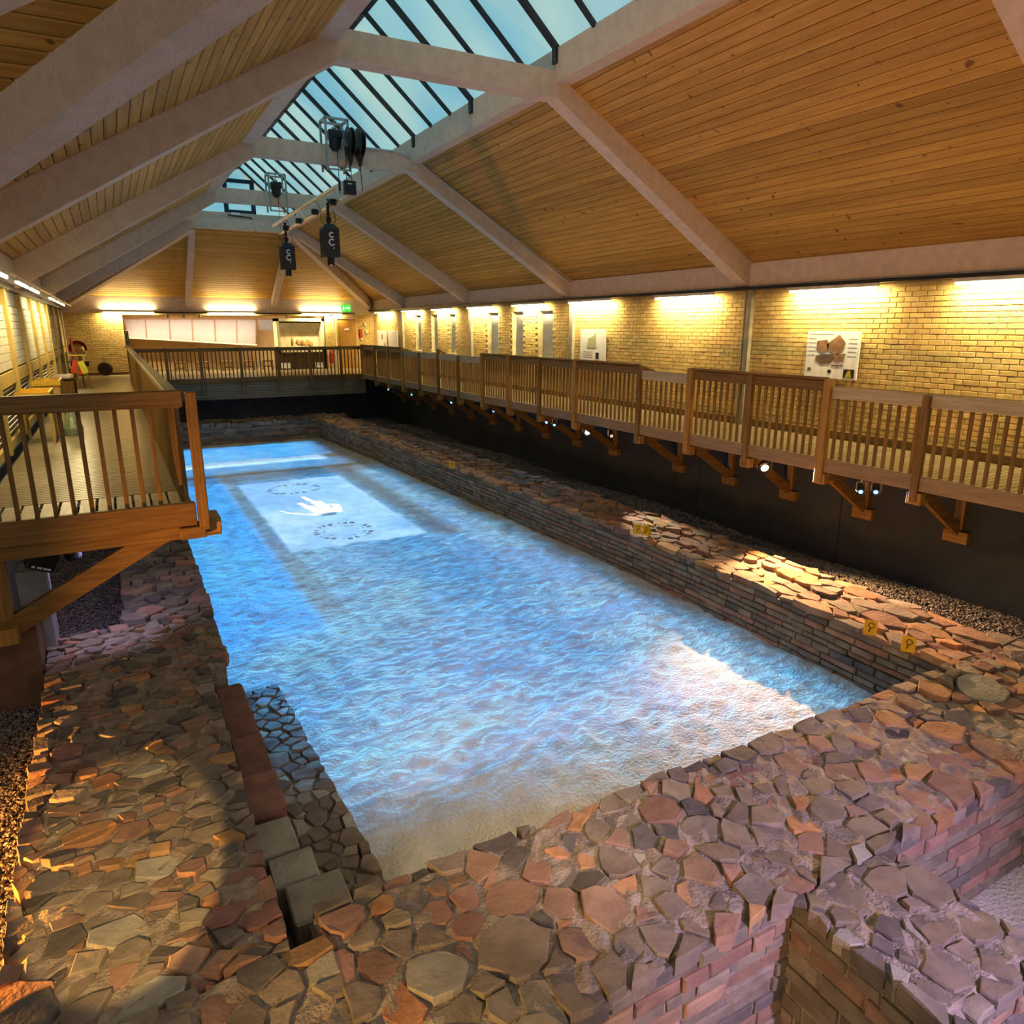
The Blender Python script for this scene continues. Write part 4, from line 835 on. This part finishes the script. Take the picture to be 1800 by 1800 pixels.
q = MB(); q.bev(8.85, 9.35, 30.9, 31.08, 2.30, 2.34, .004); q.build('door_closer_shelf', M_black, label='thin black ledge under the green exit sign', category='ledge')
t = thing('call_point', 'red fire call point with white tag beside the far door', 'fire alarm', (9.62, 31.15, 1.5))
q = MB(); q.bev(-.06, .06, -.03, .05, -.2, .16, .01); q.build('red_box', pmat('fire_red', (.45, .02, .015), rough=.4), t); q = MB(); q.bev(-.03, .06, -.035, .0, -.28, -.22, .005); q.build('tag', M_white, t)
for x, z, L in ((9.83, 1.86, 'upper of the two cream wall boxes by the red call point'), (9.88, 1.56, 'lower of the two cream wall boxes by the red call point')):
    q = MB(); q.bev(x - .06, x + .06, 31.12, 31.2, z - .08, z + .08, .01); q.build('wall_box', pmat('cream_plastic', (.7, .6, .35)), label=L, category='wall box')
t = thing('fire_extinguisher', 'red fire extinguisher on the white pier beside the far door', 'extinguisher', (8.22, 31.0, 0))
q = MB(); q.lathe([(.0, .25), (.085, .25), (.09, .28), (.09, .68), (.06, .76), (.03, .8), (0, .8)], (0, 0, 0), 14); q.build('cylinder', pmat('fire_red', (.45, .02, .015)), t)
q = MB(); q.box(-.06, .06, .06, .2, .4, .6); q.build('wall_bracket', M_steel, t)
q = MB(); q.tube([(0, 0, .8), (0, 0, .88), (.06, 0, .92)], .02, 6); q.tube([(.02, -.02, .85), (.12, -.02, .7), (.1, -.02, .45)], .014, 6); q.build('hose_and_lever', M_black, t)

# ------------------------------------------------------------------ exhibit room behind the end wall
rm = struct('wall_exhibit', 'warm brick and plaster exhibit room behind the end wall opening')
M_wbrk = pmat('warm_exhibit_wall', (.62, .42, .22), (.55, .36, .18), .8, 3)
q = MB(); q.box(.3, 8.3, 34.2, 34.4, -.1, 2.5); q.build('back_wall', M_wbrk, rm)
q = MB(); q.box(.3, .5, 31.3, 34.3, -.1, 2.5); q.box(8.1, 8.3, 31.3, 34.3, -.1, 2.5); q.build('side_wall', M_wbrk, rm)
q = MB(); q.box(.3, 8.3, 31.3, 34.4, -.1, 0); q.build('floor_exhibit', M_deck, rm)
q = MB(); q.box(.3, 8.3, 31.3, 34.4, 2.42, 2.5); q.build('exhibit_ceiling', M_white, rm)
area('room_light', rm, (3.2, 32.6, 2.40), (0, 0, 0), 5.0, .3, 150, (1.0, .72, .42))
area('room_light', rm, (7.1, 32.3, 2.40), (0, 0, 0), 1.2, .3, 50, (1.0, .85, .6))
M_poly = pmat('frosted_ribbed_sheet', (.25, .235, .27), (.20, .185, .22), .5, 4, stretch=(30, 1, 1))
cp = thing('sheet_canopy', 'row of frosted ribbed sheets sloping above the exhibit room', 'canopy')
xt = [.62, 1.36, 2.24, 3.10, 3.98, 4.85, 5.66]; xb = [.62, 1.30, 2.16, 3.00, 3.86, 4.70, 5.45]
for k in range(6):
    a, b_ = k, k + 1; zb = lambda x: 1.36 - .07*(x - .6)
    q = MB(); vs = [(xt[a] + .02, 33.3, 2.06), (xt[b_] - .02, 33.3, 2.06), (xb[b_] - .02, 32.7, zb(xb[b_])), (xb[a] + .02, 32.7, zb(xb[a]))]; q.add(vs + [(x, y + .012, z + .005) for x, y, z in vs], [(3,2,1,0),(4,5,6,7),(0,1,5,4),(1,2,6,5),(2,3,7,6),(3,0,4,7)]); q.build('sheet', M_poly, cp)
for k in range(7): q = MB(); q.bar((xt[k], 33.29, 2.06), (xb[k], 32.68, 1.36 - .07*(xb[k] - .6)), .03, .03); q.build('rafter', pmat('brown_bar', (.22, .12, .08)), cp)
q = MB(); q.bar((.6, 32.68, 1.345), (5.5, 32.68, 1.0), .03, .05); q.build('gutter', M_white, cp); q = MB(); q.bar((.6, 33.3, 2.08), (6.4, 33.3, 2.08), .04, .04); q.build('head_rail', pmat('brown_bar', (.22, .12, .08)), cp)
q = MB(); q.bev(5.72, 6.32, 33.2, 33.25, 1.62, 2.05, .004); q.build('end_sheet', M_poly, cp)
for x, nm in ((.57, 'black loudspeaker on the edge of the exhibit opening'),):
    t = thing('loudspeaker', nm, 'speaker', (x, 31.3, 1.35)); q = MB(); q.bev(-.06, .07, -.1, .1, -.27, .27, .015); q.build('cabinet', M_black, t); q = MB(); q.lathe([(.0, 0), (.045, 0), (.04, .006), (0, .004)], (.0, -.1, -.1), 12, (0, -1, 0)); q.build('driver', pmat('charcoal_metal', (.022, .021, .025)), t)
t = thing('display_case', 'white framed display niche with an ochre model beside the far door', 'display case', (7.1, 31.6, 0))
q = MB(); q.box(-.98, -.88, -.25, .5, .72, 2.1); q.box(.88, .98, -.25, .5, .72, 2.1); q.box(-.98, .98, -.25, .5, 1.98, 2.1); q.box(-.98, .98, -.25, .5, .72, .80); q.build('case_frame', pmat('cream_paint', (.75, .66, .46)), t)
q = MB(); q.box(-.88, .88, .45, .5, .8, 1.98); q.build('back_panel', pmat('cream_paint', (.75, .66, .46)), t)
q = MB(); q.add([(-.88, .45, 1.55), (.88, .45, 1.55), (.88, 0, 1.92), (-.88, 0, 1.92), (-.88, .44, 1.9), (.88, .44, 1.9)], [(0, 1, 2, 3), (3, 2, 5, 4), (1, 0, 4, 5), (0, 3, 4), (2, 1, 5)]); q.build('sloping_hood', pmat('grey_hood', (.42, .39, .34)), t)
M_mod = pmat('ochre_model', (.36, .22, .08), (.25, .15, .05), .8, 20)
q = MB()
for k in range(9): q.lathe([(0, 0), (.09, .02), (.08, .12), (.03, .2), (0, .22)], (-.1 + k*.07, .1 + .05*math.sin(k), .98 + .04*math.cos(2*k)), 8, (0.2*math.sin(k), 0, 1))
q.build('model', M_mod, t); q = MB(); q.lathe([(0, 0), (.05, .02), (.07, .2), (.03, .34), (0, .36)], (-.32, .1, .95), 8); q.build('model_tree', M_mod, t)
q = MB(); q.bev(-.98, .98, -.1, .5, 0, .70, .01); q.build('plinth', pmat('umber_plinth', (.09, .055, .03)), t)
for x in (-.7, .72): q = MB(); q.bev(x - .18, x + .18, -.14, -.1, .05, .28, .01); q.build('plinth_light', M_white, t)  # plain white blocks on the front of the plinth
t0 = None
for i, x in enumerate((2.36, 3.2, 4.15, 5.0, 5.75)):
    t = thing('low_stool', '%s low dark timber stool in the exhibit room, counting from the loudspeaker' % ORD[i], 'stool', (x, 32.0, 0), group='stools in the exhibit room')
    for sx in (-.17, .17):
        for sy in (-.1, .1): q = MB(); q.bar((sx*1.1, sy, 0), (sx, sy, .34), .05, .05, up=(0, 1, 0)); q.build('leg', M_woodz, t)
    q = MB(); q.bev(-.22, .22, -.14, .14, .33, .39, .008); q.build('seat', M_woodx, t); q = MB(); q.bar((-.17, 0, .14), (.17, 0, .14), .04, .04); q.build('stretcher', M_woodx, t)

# ------------------------------------------------------------------ things along the window wall and the yellow corner
M_yel = pmat('yellow_paint', (.66, .42, .04), (.6, .36, .03), .45)
for y, lb in ((13.5, 'yellow tray table on the window-side walkway, the nearer of two'), (16.3, 'yellow tray table on the window-side walkway, the farther of two, with a small yellow lump')):
    t = thing('tray_table', lb, 'table', (-1.15, y, 0))
    q = MB(); q.bev(-.22, .24, -.45, .45, .70, .73, .006); q.box(-.22, .24, -.45, -.42, .73, .80); q.box(-.22, .24, .42, .45, .73, .80); q.box(.21, .24, -.42, .42, .73, .80); q.build('tray', M_yel, t)
    q = MB(); q.bev(-.2, .22, -.42, .42, .52, .70, .006); q.build('apron', pmat('honey_ply', (.5, .32, .1)), t)
    for sx in (-.18, .2):
        for sy in (-.38, .38): q = MB(); q.box(sx - .02, sx + .02, sy - .02, sy + .02, 0, .52); q.build('leg', M_ypost, t)
    if y > 14: q = MB(); q.lathe([(0, 0), (.12, .0), (.1, .06), (.04, .1), (0, .1)], (.0, -.1, .73), 10); q.build('lump', M_yel, t)
t = thing('bench', 'dark brown padded bench beyond the yellow tables', 'bench', (-1.12, 20.0, 0)); q = MB(); q.bev(-.2, .25, -.6, .6, .55, .66, .04); q.build('pad', pmat('brown_leather', (.10, .04, .02), rough=.4), t); q = MB(); q.box(-.25, .27, -.65, -.58, 0, .55); q.box(-.25, .27, .58, .65, 0, .55); q.build('leg', M_woodz, t)
t = thing('display_stand', 'easel stand with red and yellow panel near the yellow brick corner', 'easel', (-.85, 24.5, 0))
for a, b_ in (((-.15, -.1, 0), (0, 0, .95)), ((.22, -.1, 0), (.05, 0, .95)), ((.02, .3, 0), (.02, 0, .9))): q = MB(); q.bar(a, b_, .04, .04, up=(0, 1, .1)); q.build('leg', M_woodz, t)
q = MB(); q.bar((-.12, -.06, .45), (-.02, -.02, .8), .02, .3, up=(1, 0, 0)); q.build('red_panel', pmat('poster_red', (.55, .06, .02)), t); q = MB(); q.bar((.12, -.07, .45), (.02, -.03, .8), .02, .16, up=(1, 0, 0)); q.build('yellow_panel', pmat('poster_yellow', (.65, .6, .05)), t)
q = MB(); q.bev(-.25, .2, -.1, .1, .95, .98, .004); q.build('shelf', M_yel, t)
t = thing('glass_jug', 'greenish glass jar on the walkway beside the yellow tables', 'jar', (-.72, 14.0, 0)); q = MB(); q.lathe([(0, 0), (.14, 0), (.15, .12), (.1, .3), (.05, .42), (.05, .5), (.06, .52), (0, .52)], (0, 0, 0), 14); q.build('body', pmat('green_glass', (.25, .32, .2), rough=.15), t)
t = thing('shield', 'tall curved red shield leaning on the window wall near the helmet', 'shield', (-1.22, 28.4, .35)); q = MB(); n = 8
vs = []; 
for k in range(n + 1):
    a = -.9 + 1.8*k/n
    for z, w in ((0, .7), (.12, 1), (.95, 1), (1.08, .75)): vs.append((.12*math.cos(a*w), .38*math.sin(a*w), z))
q.add(vs, [(k*4+j, k*4+j+1, (k+1)*4+j+1, (k+1)*4+j) for k in range(n) for j in range(3)]); q.add([(x - .02, y, z) for x, y, z in vs], [((k+1)*4+j, (k+1)*4+j+1, k*4+j+1, k*4+j) for k in range(n) for j in range(3)]); q.build('face', pmat('shield_red', (.62, .06, .02), rough=.45), t)
q = MB(); q.box(-.1, .1, -.2, .2, -.35, .05); q.build('stand', M_woodz, t)
q = MB(); q.lathe([(.09, 0), (.07, .04), (0, .06)], (.12, 0, .55), 12, (1, 0, 0)); q.build('boss', pmat('brass', (.6, .4, .12), rough=.3, metal=.8), t)
t = thing('helmet', 'helmet with a dark red crest on a pale head, on the corner shelf', 'helmet', (-.98, 29.6, .62))
q = MB(); q.lathe([(0, 0), (.12, 0), (.10, .1), (.08, .16), (.13, .24), (.15, .34), (.1, .42), (0, .44)], (0, 0, 0), 14); q.build('head_form', pmat('pale_wood_form', (.7, .55, .3)), t)
q = MB(); q.lathe([(.19, .3), (.2, .38), (.17, .48), (.09, .55), (0, .57)], (-.02, 0, 0), 14); q.build('bowl', pmat('brass', (.6, .4, .12)), t)
q = MB(); q.lathe([(.04, 0), (.05, .1), (.03, .2)], (.15, -.05, .16), 8, (0, 0, 1)); q.build('cheek_guard', M_alu, t)
q = MB(); n = 14; vs = []
for k in range(n + 1):
    a = math.radians(-20 + 235*k/n)
    for r, w in ((.17, .03), (.28, .05)):
        for sy in (-1, 1): vs.append((-.04 + r*math.cos(a), sy*w, .42 + r*math.sin(a)*.9))
q.add(vs, [f for k in range(n) for f in ((k*4+2, k*4+3, (k+1)*4+3, (k+1)*4+2), (k*4+0, k*4+2, (k+1)*4+2, (k+1)*4+0), (k*4+3, k*4+1, (k+1)*4+1, (k+1)*4+3))]); q.build('crest', pmat('crest_red', (.22, .008, .012)), t)
t = thing('wall_shelf', 'small honey timber shelf carrying the crested helmet', 'shelf', (-1.0, 29.6, .56)); q = MB(); q.bev(-.38, .35, -.25, .25, 0, .06, .006); q.build('shelf_board', pmat('honey_ply', (.5, .32, .1)), t); q = MB(); q.box(-.3, .25, -.15, .15, -.14, 0); q.build('bracket', M_black, t)
q = MB(); q.lathe([(0, 0), (.05, 0), (.08, .05), (.07, .09), (0, .09)], (-1.25, 29.5, .62), 10); q.build('bowl', M_white, label='small white bowl beside the crested helmet', category='bowl')
t = thing('round_quern', 'dark round grooved stone standing against the yellow bricks', 'quern stone', (-.28, 30.7, .25)); q = MB(); q.lathe([(0, 0), (.23, 0), (.25, .04), (.25, .1), (.20, .13), (.17, .1), (.08, .1), (.06, .13), (0, .13)], (0, 0, 0), 22, (0, -1, .1)); q.build('disc', pmat('dark_stone', (.05, .035, .02), (.03, .022, .015), .8, 10), t)
q = MB(); q.tube([(0, -.05, .24), (0, -.05, .42)], .02, 6); q.build('peg', M_woodz, t)

# ------------------------------------------------------------------ yellow evidence markers on the ruins
M_mk = pmat('marker_yellow', (.80, .44, .003), (.78, .41, .003), .4); M_ink = pmat('marker_ink', (.08, .06, .01))
for x, y, z, rz, lb in ((6.92, 4.42, -1.49, -.95, 'yellow magnifier tent marker, the farther of the pair on the long wall'), (6.88, 3.96, -1.49, -1.0, 'yellow magnifier tent marker, the nearer of the pair, by the corner of the long wall'),
                     (7.15, 8.75, -1.49, -.6, 'yellow tent marker in the bright pool of light on the long wall'), (6.75, 15.2, -1.48, -.5, 'small yellow tent marker tinted by blue light far along the long wall'), (7.22, 8.6, -1.49, -1.3, 'second yellow tent marker half hidden in the bright pool of light')):
    t = thing('tent_marker', lb, 'marker', (x, y, z), (0, 0, rz), group='yellow markers on the long wall'); h, w, d = .155, .13, .05
    for sy in (-1, 1): q = MB(); q.add([(-w/2, sy*d, 0), (w/2, sy*d, 0), (w/2, 0, h), (-w/2, 0, h), (-w/2, sy*(d - .006), 0), (w/2, sy*(d - .006), 0), (w/2, 0, h - .012), (-w/2, 0, h - .012)], [(0,1,2,3),(7,6,5,4),(0,4,5,1),(1,5,6,2),(2,6,7,3),(3,7,4,0)]); q.build('card', M_mk, t)
    P = lambda u, v: (u, -d*(1 - v/h) - .003, v)
    q = MB(); q.tube([P(.005 + .028*math.cos(a), .1 + .026*math.sin(a)) for a in [2*math.pi*k/14 for k in range(15)]], .0045, 5); q.bar(P(-.004, .07), P(-.016, .03), .012, .004, up=(0, 1, 0)); q.build('magnifier_print', M_ink, t)

# ------------------------------------------------------------------ spot lamps
def spot(label, loc, target, col, power, size, blend=.5, lens=8.0, r=.07, group='lamps under the walkways', radius=.03, kind='spot_lamp', floor=None):
    t = thing(kind, label, 'lamp', loc, group=group); d = (Vector(target) - Vector(loc)).normalized()
    q = MB(); q.lathe([(0, -.16), (r*.6, -.16), (r*.8, -.1), (r, -.02), (r*1.08, .02), (r*1.08, .035), (r*.95, .03), (0, .01)], (0, 0, 0), 14, d); q.build('can', M_black, t)
    q = MB(); q.lathe([(0, .012), (r*.8, .012), (r*.6, .022), (0, .026)], (0, 0, 0), 14, d); q.build('lens', emat('lens_%s' % ('%.2f_%.2f_%.2f_%g' % (*col, lens)), col, lens), t)
    s_ = d.cross(Vector((0, 0, 1))).normalized(); q = MB(); a = s_*(r*1.15)
    q.tube([a, a + Vector((0, 0, .12)), -a + Vector((0, 0, .12)), -a], .010, 5); q.tube([(0, 0, .12), (0, 0, .2)], .012, 6); q.build('yoke', M_steel, t)
    if floor is not None:
        b_ = Vector((-d.x, -d.y, 0)).normalized()*.22; zf = floor - loc[2]
        q = MB(); q.tube([(0, 0, .2), b_ + Vector((0, 0, .2)), b_ + Vector((0, 0, zf))], .018, 8); q.build('stand_pole', M_steel, t)
        q = MB(); q.lathe([(0, 0), (.2, 0), (.2, .02), (.03, .05), (0, .05)], b_ + Vector((0, 0, zf)), 16); q.build('stand_base', M_black, t)
    ld = bpy.data.lights.new('lamp_light', 'SPOT'); ld.energy = power; ld.color = col; ld.spot_size = math.radians(size); ld.spot_blend = blend; ld.shadow_soft_size = radius
    obj('lamp_light', ld, t, d*.06, aim(d)); return t
AMB = (1.0, .40, .06); LIL = (.62, .55, 1.0)
spot('blazing warm lamp under the long walkway, the larger bright one', (8.72, 7.66, -.36), (7.1, 4.4, -1.7), (1.0, .56, .25), 2500, 88, .8, 60, .10)
spot('bright white-pink lamp under the long walkway, the smaller bright one', (8.72, 12.5, -.42), (7.0, 9.0, -1.6), (1.0, .78, .55), 0.1, 30, .5, 50, .085)
spot('silver lamp beside the smaller bright lamp, aimed down at the lit marker', (8.72, 11.64, -.38), (7.65, 8.75, -1.6), (1.0, .80, .55), 1000, 24, .7, .6, .06)
for i, (y, z) in enumerate(((5.98, -.40), (5.76, -.36), (14.16, -.39), (13.81, -.41), (16.84, -.40), (19.59, -.42), (22.86, -.45), (25.2, -.45))):
    spot('%s small blue-lensed lamp under the long walkway, counting from the near end' % ORD[i], (8.72, y, z), (6.4 - .2*i, y - 2.0, -1.9), (.10, .45, 1.0), 14, 120, .8, 7, .05)
spot('amber lamp standing on the gravel outside the picture beside the broad side wall', (-2.7, 4.6, -1.5), (.2, 5.0, -1.5), AMB, 1700, 110, .6, floor=-1.9)
spot('warm lamp on a stand behind the viewpoint, lighting the broad side wall', (-.42, .5, .75), (-.32, 4.35, -1.5), (1.0, .64, .22), 800, 15.5, .2, floor=-3.0)
spot('amber lamp on a short stand outside the picture, lighting the near wall', (-1.4, 1.2, -.7), (1.9, 3.1, -1.5), (1.0, .55, .12), 380, 60, .8, floor=-1.9)
spot('lilac lamp on a stand behind the viewpoint, lighting the cross wall', (3.3, -1.9, .8), (3.7, 2.3, -1.9), (.68, .52, 1.0), 1300, 54, .8, floor=-3.0)
spot('pinkish lamp on a stand behind the viewpoint, lighting the near wall', (2.4, -1.2, .9), (1.4, 2.8, -1.6), (1.0, .82, .74), 110, 60, .8, floor=-3.0)
spot('warm lamp on a stand behind the viewpoint, lighting the near end of the sand', (1.6, -.2, 2.1), (2.4, 4.6, -2.2), (1.0, .76, .42), 620, 26, .9, floor=-3.0)
spot('lilac lamp under the near walkway, washing the gravel', (-.45, 8.3, -.35), (-.7, 9.2, -1.9), (.62, .55, 1.0), 45, 130, .6, 1.5, .05)
t = thing('flood_lamp', 'black boxy flood lamp with white lettering under the near walkway', 'lamp', (-.88, 8.3, -.52), group='lamps under the walkways')
q = MB(); q.bev(-.13, .13, -.09, .09, -.09, .09, .012); o = q.build('housing', M_black, t, rot=None); o.rotation_euler = (.25, .45, .3)
for k, (a, b_) in enumerate(((-.085, -.055), (-.035, .01), (.02, .05), (.055, .09))): q = MB(); q.box(a, b_, -.096, -.091, -.062, -.04); o2 = q.build('lettering', M_white, o)
q = MB(); q.tube([(-.08, 0, .08), (-.08, 0, .2), (.08, 0, .2), (.08, 0, .08)], .01, 5); q.build('yoke', M_steel, t)
t = thing('spot_lamp', 'black round spot lamp with a blue glint under the near walkway', 'lamp', (-.62, 8.35, -.45), group='lamps under the walkways')
q = MB(); q.lathe([(0, -.15), (.07, -.15), (.08, -.1), (.08, .1), (.07, .12), (0, .12)], (0, 0, 0), 14, (.15, 0, -1)); q.build('can', M_black, t); q = MB(); q.lathe([(0, 0), (.05, 0), (.04, .02), (0, .02)], (.07, -.02, .04), 10, (1, 0, .2)); q.build('lens', emat('lens_blue_dim', (.05, .25, 1.0), 1.5), t)  # blue glint put in as a small glowing disc on the can's side

# ------------------------------------------------------------------ the projected water: a gobo in each projector lamp
def gobo(parent, lens_off, build, power):
    L = Vector(parent.location) + Vector(lens_off)
    d = bpy.data.lights.new('projector_light', 'SPOT'); d.energy = power; d.spot_size = math.radians(170); d.spot_blend = 0; d.shadow_soft_size = .004; d.color = (1, 1, 1)
    o = obj('projector_light', d, parent, lens_off); d.use_nodes = True; nt = d.node_tree
    em = nt.nodes['Emission']; tc = nt.nodes.new('ShaderNodeTexCoord'); sp = nt.nodes.new('ShaderNodeSeparateXYZ'); nt.links.new(tc.outputs['Normal'], sp.inputs[0])
    nx_, ny_, nz_ = (E(nt, sp.outputs[i]) for i in range(3))
    az = nz_.abs().mx(.02); k = (L.z - ZS)
    gx = nx_/az*k + L.x; gy = ny_/az*k + L.y
    col, stg = build(nt, gx, gy)
    nt.links.new(col, em.inputs['Color'])
    comp = (az*az*az).mx(.02)
    nt.links.new((stg/comp).k, em.inputs['Strength'])
    return o
def rect(gx, gy, x0, x1, y0, y1, e=.1):
    return gx.sst(x0 - e, x0 + e)*(1.0 - gx.sst(x1 - e, x1 + e))*gy.sst(y0 - e, y0 + e)*(1.0 - gy.sst(y1 - e, y1 + e))
def water(nt, gx, gy, seed, deep, pale, bal=(.43, .60)):
    v = xyz(nt, gx*.55 + seed, gy*.42 + seed*1.7, seed); f = xyz(nt, gx*1.6 + seed, gy*5.5, seed + 3)
    big = noise(nt, v, 1.0, 3, .6, .6); fine = noise(nt, f, 2.6, 4, .65, .8)
    tt = big*.50 + fine*.62 - .06
    return mixc(nt, tt.sst(*bal), deep, pale), fine
def build_near(nt, gx, gy):
    wob = (noise(nt, xyz(nt, gx, gy, 2.0), .9, 4, .6) - .5)*1.6
    wr, fine = water(nt, gx, gy, 1.3, (.0, .33, 1.0), (.11, .53, 1.0))
    wl, fl = water(nt, gx, gy, 5.1, (.0, .29, 1.0), (.03, .44, 1.0), (.46, .66))
    side = gx.sst(2.10, 2.20); lowr = gy.sst(8.2, 9.6)
    colw = mixc(nt, (1.0 - side)*lowr, wr, wl)
    fade_n = (gy + wob*.7 + gx*.25).sst(4.75, 6.5); fade_r = 1.0 - (gx + wob*.5 + (gy - 9.0)*.03).sst(6.2, 7.1)
    m_main = fade_n*fade_r*gx.sst(.5, .75)*(1.0 - gy.sst(20.2, 20.6))
    gapR = rect(gx, gy, 5.2, 5.75, 12.4, 20.8, .2); gapL = rect(gx, gy, 2.12, 2.5, 9.5, 20.4, .10); gapF = rect(gx, gy, .5, 6.5, 19.5, 20.6, .25)
    dimz = (1.0 - gapR*.62)*(1.0 - gapL*.34)*(1.0 - gapF*.5)
    card = rect(gx, gy, 2.42, 5.06, 12.68, 19.15, .07)
    cn = noise(nt, xyz(nt, gx, gy, 9.0), .55, 2)
    cardc = mixc(nt, cn.sst(.35, .65), (.12, .43, 1.0), (.27, .60, 1.0))
    # pale swimmer figure and two rings of lettering
    def cap(x0, y0, x1, y1, r):
        dx, dy = x1 - x0, y1 - y0; l2 = dx*dx + dy*dy
        h = (((gx - x0)*dx + (gy - y0)*dy)/l2).mx(0.0).mn(1.0)
        ex, ey = gx - x0 - h*dx, gy - y0 - h*dy
        return 1.0 - (ex*ex + ey*ey).m('SQRT').sst(r*.7, r)
    fig = cap(3.44, 15.20, 3.62, 15.32, .09)
    for c in ((3.62, 15.32, 3.97, 15.30, .14), (3.97, 15.27, 4.07, 15.55, .10), (4.07, 15.55, 4.08, 15.85, .09), (4.08, 15.85, 4.0, 15.98, .07), (3.60, 15.5, 3.48, 15.95, .13), (3.48, 15.95, 3.38, 16.32, .08),
              (3.84, 15.5, 3.75, 16.28, .15), (3.75, 16.28, 3.62, 16.98, .07), (3.44, 15.20, 3.07, 15.50, .06), (3.07, 15.50, 2.88, 15.88, .04)): fig = fig.mx(cap(*c))
    sh = cap(3.62, 15.06, 3.84, 15.05, .07)
    def ring(x0, y0, rx, ry, w):
        dx, dy = (gx - x0)/rx, (gy - y0)/ry; r_ = (dx*dx + dy*dy).m('SQRT')
        a = dy.m('ARCTAN2', dx); dash = (a*22.0).m('SINE').sst(-.6, -.3)*((a*7.0).m('SINE').sst(-.8, -.6))
        return (1.0 - (r_ - 1.0).abs().sst(w*.6, w))*dash
    rg = ring(3.65, 13.66, .54, .60, .12).mx(ring(3.67, 13.66, .40, .42, .07)*.6).mx(ring(3.62, 17.98, .60, .52, .12)).mx(ring(3.62, 17.98, .44, .38, .07)*.6)
    cardc = mixc(nt, fig, mixc(nt, (rg*.95).mx(sh*.9), cardc, (.01, .08, .24)), (.95, .93, .95))
    colr = mixc(nt, card, colw, cardc)
    rip = fine.sst(.36, .64)*.8 + .5
    stg = m_main*dimz*rip*(1.0 - card)*(.70 + (1.0 - side)*lowr*.35) + card*1.05
    return colr, stg*PROJ
def build_far(nt, gx, gy):
    c1, fine = water(nt, gx, gy, 8.8, (.0, .30, 1.0), (.06, .46, 1.0))
    band = rect(gx, gy, .8, 6.0, 22.7, 25.6, .25).mx(rect(gx, gy, .8, 6.3, 20.8, 22.2, .3)*.75)
    edge = 1.0 - (gx + (fine - .5)*2.5).sst(5.3, 6.3)
    pale = rect(gx, gy, .8, 5.5, 21.9, 22.7, .2)
    return mixc(nt, pale, c1, (.30, .60, 1.0)), (band*1.0*edge + pale*.75*edge)*PROJ
gobo(P1, (0, 0, -.54), build_near, 2400)
gobo(P2, (0, 0, -.54), build_far, 2400)
